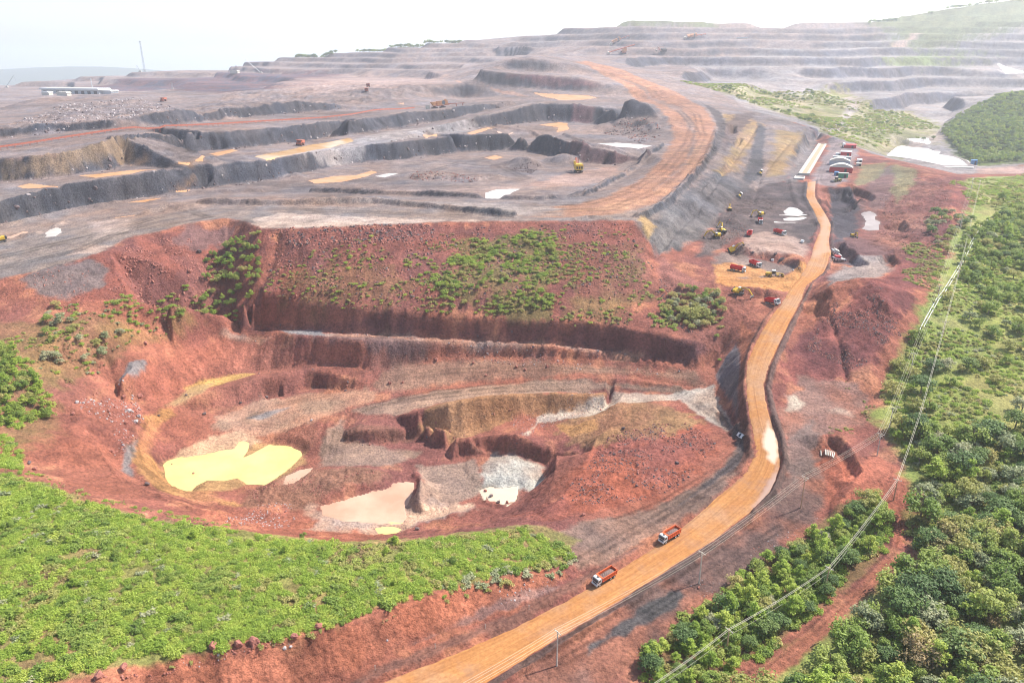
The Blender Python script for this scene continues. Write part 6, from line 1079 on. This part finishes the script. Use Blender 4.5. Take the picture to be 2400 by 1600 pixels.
# conveyor along the upper bench
def conveyor():
    pts = [Vector(PZ(*p)) for p in lev(c2, [(-60,350),(0,345),(267,317),(500,295),(783,272)], .3)] + [Vector(AT(951, 253))]; pts = [pts[0], pts[1]] + [pts[1].lerp(pts[4], k / 8) for k in range(1, 9)] + [pts[5]]
    o = empty('conveyor', 'long rusty red belt conveyor crossing the upper bench', 'conveyor'); o.location = pts[5]; d = []
    for a, b in zip(pts[:-1], pts[1:]):
        for k in range(8): t = k / 8; x, y = a[0] + (b[0] - a[0]) * t, a[1] + (b[1] - a[1]) * t; d.append((x, y, float(hmap(x, y))))
    d.append(pts[-1]); z = np.array([p[2] for p in d]); z = np.convolve(np.pad(z, 6, mode='edge'), np.ones(13) / 13, 'valid'); P = [Vector((p[0], p[1], max(zz, p[2]) + 2.4)) - Vector(pts[5]) for p, zz in zip(d, z)]
    top, belt, leg = MB(), MB(), MB()
    for a, b in zip(P[:-1], P[1:]):
        u = (b - a).normalized(); s_ = u.cross(Vector((0, 0, 1))).normalized()
        for q, w, h in ((top, 1.0, -.9), ):
            for g in (-1, 1): e1, e2 = a + s_ * g * w, b + s_ * g * w; q.quad(e1 + Vector((0, 0, .5)), e2 + Vector((0, 0, .5)), e2 + Vector((0, 0, h)), e1 + Vector((0, 0, h)))
            q.quad(a + s_ + Vector((0, 0, h)), b + s_ + Vector((0, 0, h)), b - s_ + Vector((0, 0, h)), a - s_ + Vector((0, 0, h)))
        belt.quad(a + s_ * .95 + Vector((0, 0, .3)), b + s_ * .95 + Vector((0, 0, .3)), b - s_ * .95 + Vector((0, 0, .3)), a - s_ * .95 + Vector((0, 0, .3)))
        for g in (-1, 1): leg.tube([tuple(a + s_ * g * .8 - Vector((0, 0, .8))), tuple(a + s_ * g * 1.0 - Vector((0, 0, 4.5)))], .15, 4)
    top.build('side_frame', PM['dustyred'], o); belt.build('belt', PM['frame'], o); leg.build('trestle', PM['dustyred'], o)
conveyor()
# far workshop, mast, cranes
def workshop():
    x, y, z = PD(175, 222, 1820); z = float(hmap(x, y)); o = empty('workshop', 'long low workshop with pale roof on the far left plain', 'building'); o.location = (x, y, z - 1); o.rotation_euler.z = math.radians(-16)
    MB().box((0, 0, 5), (160, 30, 10)).build('wall', PM['grey'], o); MB().prism([(-84, 10), (84, 10), (80, 13.5), (-80, 13.5)], -19, 19).build('roof', PM['white'], o); MB().box((92, 4, 3.5), (26, 22, 7)).build('annex', PM['grey'], o); MB().prism([(78, 7), (107, 7), (105, 9.5), (80, 9.5)], -8, 16).build('annex_roof', PM['white'], o)
    for k in range(9): MB().box((-70 + k * 17.5, -15.05, 4), (9, .2, 7)).build('door', PM['frame'], o)
    MB().cyl((40, 10, 12), (40, 10, 34), .8, 8).build('chimney', PM['grey'], o)
workshop()
def shed(px, py, d, lx, lab, mat):
    x, y, z = PD(px, py, d); o = empty('shed', lab, 'shed'); o.location = (x, y, float(hmap(x, y)) - .5); o.rotation_euler.z = -.2; MB().box((0, 0, 3), (lx, 12, 6)).build('wall', PM['cream'], o); MB().prism([(-lx / 2 - 1, 6), (lx / 2 + 1, 6), (lx / 2 - 2, 8.5), (-lx / 2 + 2, 8.5)], -7, 7).build('roof', PM[mat], o)
shed(150, 233, 1700, 26, 'small yellowish shed in front of the far workshop', 'cream'); shed(112, 231, 1720, 18, 'small white-roofed shed at the west end of the far workshop', 'white'); shed(540, 172, 2350, 24, 'tiny pale shed beside the far crane', 'cream'); shed(1705, 79, 2600, 34, 'tall grey block building standing on the far terrace edge', 'grey')
def mast():
    x, y, z = PD(333, 168, 2680); z = float(hmap(x, y)); h = 96; o = empty('lattice_mast', 'thin lattice mast rising above the left skyline', 'mast'); o.location = (x, y, z - 2); m = MB()
    for a, b in ((1, 1), (1, -1), (-1, 1), (-1, -1)): m.tube([(a * 2.2, b * 2.2, 0), (a * 1.4, b * 1.4, h)], .35, 4)
    m.build('corner_post', PM['grey'], o); m = MB()
    for k in range(24):
        z0, z1 = k * 4, k * 4 + 4; w = 2.2 - .8 * k / 24
        for s in (-1, 1): m.tube([(-w, s * w, z0), (w, s * w, z1)], .2, 4).tube([(s * w, -w, z0), (s * w, w, z1)], .2, 4)
    m.build('bracing', PM['grey'], o); MB().box((0, 0, h + 1), (5, 5, 2.5)).build('platform', PM['grey'], o)
mast()
def crane(px, py, d, tip, lab):
    x, y, z = PD(px, py, d); z = float(hmap(x, y)); t = Vector(PD(tip[0], tip[1], d)) - Vector((x, y, z)); o = empty('crane', lab, 'crane', 'cranes on the far plain'); o.location = (x, y, z)
    MB().box((0, 0, 1.5), (12, 4, 2.2)).build('carrier', PM['cream'], o); MB().box((1, 0, 4), (6, 3.4, 3)).build('cabin', PM['cream'], o); m = MB()
    for k in (-1, 1): m.tube([(0, k * 1.0, 4), (t.x * .97, t.y + k * .6, t.z * .97), (t.x, t.y, t.z)], .45, 5)
    n = 14
    for k in range(n): a, b = k / n, (k + 1) / n; m.tube([(t.x * a, 1 * (1 - a * .4) + t.y * a, 4 + (t.z - 4) * a), (t.x * b, -1 * (1 - b * .4) + t.y * b, 4 + (t.z - 4) * b)], .2, 4)
    m.build('boom', PM['grey'], o); MB().tube([(t.x, t.y, t.z), (t.x - (4 if t.x < 0 else -4), t.y, t.z * .55)], .12, 4).build('hoist_rope', PM['frame'], o)
crane(598, 170, 2400, (563, 137), 'pale crawler crane with long leaning boom near the dusty ridge'); crane(322, 168, 2660, (314, 150), 'crane with short boom beside the lattice mast'); crane(15, 200, 2500, (31, 174), 'crane leaning right at the far left edge of the plain'); crane(395, 205, 1950, (395, 190), 'small upright drill rig on the dark far bench')
# container yard
def yard_pos(px, py): return AT(px, py)
ydir = (lambda a, b: math.atan2(b[1] - a[1], b[0] - a[0]))(AT(1926, 420), AT(1945, 330))
def boxy(name, lab, cat, px, py, d, mat, roofmat=None, arch=False, yaw=0.0, group='sheds and containers in the yard', door=None):
    x, y, z = AT(px, py); o = empty(name, lab, cat, group); o.location = (x, y, z - .15); o.rotation_euler.z = ydir - math.pi / 2 + yaw; L_, W_, H_ = d; w = MB().box((0, 0, H_ / 2), (L_, W_, H_)); w.build('wall', PM[mat], o)
    if arch: MB().prism([(-L_ * .5 + L_ * k / 12, H_ + .02 + L_ * .16 * math.sin(math.pi * k / 12)) for k in range(13)], -W_ * .52, W_ * .52).build('roof', PM[roofmat], o)
    elif roofmat: MB().box((0, 0, H_ + .2), (L_ + .5, W_ + .5, .3)).build('roof', PM[roofmat], o)
    m = MB()
    for k in range(int(L_ / .8)): m.box((-L_ / 2 + .4 + k * .8, -W_ / 2 - .05, H_ / 2), (.22, .08, H_ * .88))
    m.build('wall_rib', PM[mat], o); MB().box((L_ * .2, -W_ / 2 - .1, H_ * .4), (2.2, .1, H_ * .75)).build('door', PM[door or 'frame'], o); return o
boxy('workshop_shed', 'red container workshop with white arched roof in the yard', 'shed', 1931, 395, (21, 11, 5.2), 'red', 'cream', True); boxy('workshop_shed', 'pale container workshop with cream arched roof behind the red one', 'shed', 1928, 378, (20, 11, 4.4), 'grey', 'cream', True); boxy('site_office', 'long white-roofed site office in the middle of the yard', 'office', 1933, 368, (18, 6, 4), 'grey', 'white'); boxy('container_stack', 'red double-height container block with white top in the yard', 'container', 1942, 361, (11, 14, 6.5), 'red', 'white')
boxy('container', 'green shipping container at the near end of the yard', 'container', 1936, 408, (8.5, 4, 4.2), 'green', 'cream'); boxy('container', 'dark blue container beside the green one', 'container', 1921, 403, (4.2, 5, 3.8), 'blue'); boxy('container', 'red trailer box at the far end of the yard', 'container', 1952, 339, (14, 14, 4), 'red'); boxy('container', 'small white cabin west of the red container block', 'cabin', 1925, 361, (6, 5, 4.5), 'white'); boxy('container', 'small white cabin against the eastern embankment, upper one', 'cabin', 1974, 372, (5, 9, 3), 'white'); boxy('container', 'small white cabin against the eastern embankment, lower one', 'cabin', 1972, 381, (5, 6, 3), 'cream')
boxy('container', 'small blue cabin at the far corner of the valley pond', 'cabin', 2236, 378, (7, 6, 6), 'blue', None, False, 0, None)
def tanker():
    o = empty('tank_truck', 'white tank truck parked beside the red trailer box', 'truck'); MB().cyl((-4, 0, 2.6), (4, 0, 2.6), 1.3, 18).build('tank', PM['white'], o); MB().box((5.6, 0, 2), (2, 2.4, 2.6)).build('cab', PM['white'], o); MB().box((.5, 0, 1), (11, 1.2, .4)).build('chassis', PM['frame'], o)
    for x in (5.4, -1.5, -3):
        for s in (-1, 1): wheel(x, s * 1.0, .52, .4, o)
    return o
seat(tanker(), 1938, 338, to=(1944, 345), scale=1.3)
def yard_loader():
    o = empty('wheel_loader', 'olive wheel loader parked in front of the green container', 'loader'); Y = PM['olive']
    MB().prism([(-3.4, .9), (-.3, .9), (-.3, 2.0), (-3.2, 2.0)], -1, 1).build('engine_hood', Y, o); c = MB().box((.3, 0, 2.3), (1.5, 1.5, 1.9)).build('cab', PM['frame'], o); MB().box((.3, 0, 3.3), (1.7, 1.7, .1)).build('cab_roof', PM['cream'], c); MB().box((2.3, .7, 1.4), (2.8, .3, .4), ('Y', .25)).box((2.3, -.7, 1.4), (2.8, .3, .4), ('Y', .25)).build('lift_arm', Y, o); MB().prism([(3.4, .2), (4.7, .1), (4.2, .5), (4.1, 1.2), (3.5, 1.4)], -1.5, 1.5).build('bucket', PM['steel'], o)
    for x in (2.0, -1.9):
        for s in (-1, 1): wheel(x, s * 1.1, .8, .55, o, None, 'olive')
    return o
seat(yard_loader(), 1922, 418, to=(1900, 421), scale=1.35)
def trough():
    a, b = Vector(AT(1846, 402)), Vector(AT(1889, 333)); o = empty('settling_trough', 'long pale concrete settling trough with tan sludge west of the yard road', 'trough'); o.location = (a + b) / 2; d = b - a; o.rotation_euler = (0, -math.asin(d.z / d.length), math.atan2(d.y, d.x)); Ln = d.length
    for s, w in ((-1, 2.2), (1, 3.0)): MB().box((0, s * 3.6, .7), (Ln, w, 1.6)).build('side_wall', PM['cream'], o)
    MB().box((0, 0, .75), (Ln - 1, 6, 1.0)).build('sludge', plain('tan_sludge', (.40,.27,.16), .6, 0, .1, .2), o); MB().box((Ln / 2 + .4, 0, .9), (.8, 11, 2.1)).box((-Ln / 2 - .4, 0, .9), (.8, 11, 2.1)).build('end_wall', PM['cream'], o)
    c = Vector(AT(1836, 410)); q = empty('settling_basin', 'short pale concrete basin at the lower end of the settling trough', 'basin'); q.location = c; q.rotation_euler = (0, 0, math.atan2(d.y, d.x)); MB().box((0, 4, .6), (14, .8, 1.6)).box((0, -4, .6), (14, .8, 1.6)).box((7, 0, .6), (.8, 8.8, 1.5)).box((-7, 0, .6), (.8, 8.8, 1.5)).build('basin_wall', PM['concrete'], q); MB().box((0, 0, .3), (13, 7.2, .7)).build('sludge', PM['cream'], q)
trough()
# sluice plant in the hollow right of the road
def sluice(px, py, lab, mat):
    o = empty('sluice_frame', lab, 'sluice'); MB().box((0, 0, 1.2), (6, 2.2, .4), ('Y', .12)).build('chute', PM['white'], o); m = MB()
    for x in (-2.6, 0, 2.6): m.box((x, 1, .4), (.2, .2, 1.8)).box((x, -1, .4), (.2, .2, 1.8))
    m.build('leg', PM['frame'], o); MB().box((-1, 0, 1.9), (2.4, 2.0, 1.0)).build('feed_box', PM[mat], o); seat(o, px, py, yaw=.1, scale=1.4)
sluice(1926, 600, 'white and red sluice frame in the dark hollow beside the road', 'red'); sluice(1918, 590, 'small pale sluice frame just above the red one', 'cream')
def digger(px, py): seat(excavator('small orange excavator on the maroon heap east of the road', EG, .9, .3, 0), px, py, to=(px + 10, py + 3), scale=.9, lw=(2, 1))
digger(1960, 545)
# ------------------------------------------------------------------ power lines
def AIR(px, py, h):
    """point on the sight line that is h above the ground"""
    r = ray(px, py); ys = np.exp(np.linspace(math.log(62), math.log(3000), 4000)); t = ys / r[1]; z = CAM_Z + r[2] * t; k = int(np.argmax(z < hmap(r[0] * t, ys) + h)); return Vector((r[0] * t[k], ys[k], z[k]))
def pole(top, h, lab, cat='power pole', mat='wood', yaw=0.0, arms=1, group=None):
    g = float(hmap(top.x, top.y)); o = empty('power_pole', lab, cat, group); o.location = (top.x, top.y, g); o.rotation_euler.z = yaw; hh = top.z - g
    MB().cyl((0, 0, -.5), (0, 0, hh), .22, 8, .14).build('pole_shaft', PM[mat], o); a = MB().box((0, 0, hh - .35), (2.6, .16, .18)).build('crossarm', PM['wood'], o)
    for x in (-1.2, -.5, .5, 1.2): MB().cyl((x, 0, hh - .26), (x, 0, hh + .02), .06, 6).build('insulator', PM['concrete'], a)
    if arms == 2: MB().box((0, 0, hh - 1.1), (1.6, .14, .16)).build('lower_crossarm', PM['wood'], o)
    return o
def wire_run(tops, offs, rad, lab, sag=.03, cat='power line'):
    o = empty('power_line', lab, cat); o.location = tops[0]; base = Vector(tops[0])
    for k, (ox, oz) in enumerate(offs):
        m = MB(); pts = []
        for a, b in zip(tops[:-1], tops[1:]):
            d = b - a; s_ = Vector((d.y, -d.x, 0)).normalized(); n = 10
            for i in range(n): t = i / n; pts.append(tuple(a + d * t + s_ * ox + Vector((0, 0, oz - sag * d.length * 4 * t * (1 - t))) - base))
        pts.append(tuple(tops[-1] + Vector((0, 0, offs[k][1])) - base)); m.tube(pts, rad, 5).build('cable', PM['wire'], o)
P1 = [AIR(1060, 1580, 11), AIR(1281, 1449, 11.5), AIR(1613, 1267, 11.5), AIR(1850, 1094, 12.5), AIR(2024, 995, 9.5), AIR(2052, 935, 9), AIR(2100, 810, 9), AIR(2160, 655, 9.5), AIR(2212, 490, 10), AIR(2236, 408, 10)]
LB = ['', 'pale power pole with crossarm at the near bend of the haul road', 'pale power pole beside the grey verge, halfway along the haul road', 'tall rusty power pole between haul road and red clearing', 'power pole with wide crossarm at the edge of the red clearing', 'short power pole in the scrub just behind the clearing', 'power pole on the scrubby slope above the red flats', 'power pole on the slope level with the white pipes', 'power pole near the top of the scrubby slope', 'farthest power pole at the embankment corner']
for k, (p, lb) in enumerate(zip(P1, LB)):
    if lb: d = P1[min(k + 1, 9)] - P1[k - 1]; pole(p, 11, lb, 'power pole', 'rustpole' if k == 3 else 'wood', math.atan2(d.y, d.x) + math.pi / 2, 2 if k in (3, 4) else 1, 'poles of the roadside power line')
wire_run(P1, [(-1.2, 0), (-.5, 0), (.5, 0), (1.2, 0)], .023, 'four thin parallel wires along the haul road and up the scrubby slope', .012)
P2 = [AIR(1440, 1610, 8), AIR(1675, 1444, 8), AIR(1905, 1302, 8.5), AIR(2062, 1100, 8.5), AIR(2118, 935, 8.5), AIR(2172, 738, 8.5), AIR(2208, 603, 9), AIR(2253, 412, 9)]
LB2 = ['', 'slim brown pole among the trees of the roadside strip, near end', 'slim brown pole among the trees beside the dirt track', 'slim pole at the wood edge where the thick cable bends', 'slim pole carrying the thick cable on the scrubby slope', 'slim pole carrying the thick cable high on the slope', 'slim pole beside the upper end of the white pipes', 'farthest slim pole of the thick cable line']
for k, (p, lb) in enumerate(zip(P2, LB2)):
    if lb: d = P2[min(k + 1, 7)] - P2[k - 1]; pole(p, 8, lb, 'power pole', 'rustpole', math.atan2(d.y, d.x) + math.pi / 2, 1, 'poles of the thick cable line')
wire_run(P2, [(-.22, 0), (.22, .05)], .042, 'thick pale twin cable crossing the wood and the scrubby slope', .02, 'cable'); wire_run(P2[:4], [(0, -2.2)], .025, 'thin lower wire under the thick cable over the roadside strip', .02, 'cable')
def ground_pipe(pts, off, lab):
    P = [Vector(AT(*p)) for p in pts]; o = empty('pipe', lab, 'pipe', 'white pipes on the slope'); o.location = P[0]; q = []
    for a, b in zip(P[:-1], P[1:]):
        d = b - a; s_ = Vector((d.y, -d.x, 0)).normalized() * off
        for i in range(14): p = a + d * (i / 14) + s_; q.append((p.x - P[0].x, p.y - P[0].y, float(hmap(p.x, p.y)) + .35 - P[0].z))
    MB().tube(q, .16, 6).build('pipe_run', PM['white'], o)
pp = [(2108,775),(2128,733),(2168,670),(2198,622),(2233,555),(2254,525),(2272,503)]; ground_pipe(pp, -.5, 'white pipe on the scrubby slope, the western of a pair'); ground_pipe(pp, .6, 'white pipe on the scrubby slope, the eastern of a pair')
for k, (px, py, s) in enumerate([(1886, 1042, 1.5), (1896, 1040, 1.7), (1899, 1041, 1.7), (1903, 1042, 1.7), (1907, 1043, 1.6), (1911, 1045, 1.6), (1914, 1047, 1.6)]):
    a, b = Vector(AT(px, py + 5)), Vector(AT(px - 1 + k * .6, py - 7)); o = link('log', None, None, 'pale round log lying alone west of the log row' if k == 0 else 'pale round log in the row beside the red cut', 'log', 'logs beside the red cut'); bpy.data.objects.remove(o)
    m = MB().cyl((0, 0, .2), tuple(b - a + Vector((0, 0, .2))), .2, 10); m.build('log', PM['cream'], None, label='pale round log lying alone west of the log row' if k == 0 else 'pale round log in the row beside the red cut', cat='log', group='logs beside the red cut', loc=a)
def stake(px, py, lab):
    x, y, z = AT(px, py); o = MB().cyl((0, 0, -.2), (0, 0, 1.6), .06, 6).box((0, 0, 1.45), (.3, .06, .3)).build('marker_stake', PM['cream'], None, label=lab, cat='stake', group='marker stakes along the road', loc=(x, y, z))
for px, py, lab in [(862, 1538, 'pale marker stake at the near bottom of the cut bank'), (1000, 1488, 'pale marker stake on the dark verge, second from the near end'), (1115, 1443, 'pale marker stake on the verge below the flowering bush'), (1215, 1400, 'pale marker stake at the bank foot, fourth from the near end'), (1422, 1268, 'pale marker stake on the grey side road behind the nearer truck')]: stake(px, py, lab)
print('done', time.time() - T0, NR, NC)
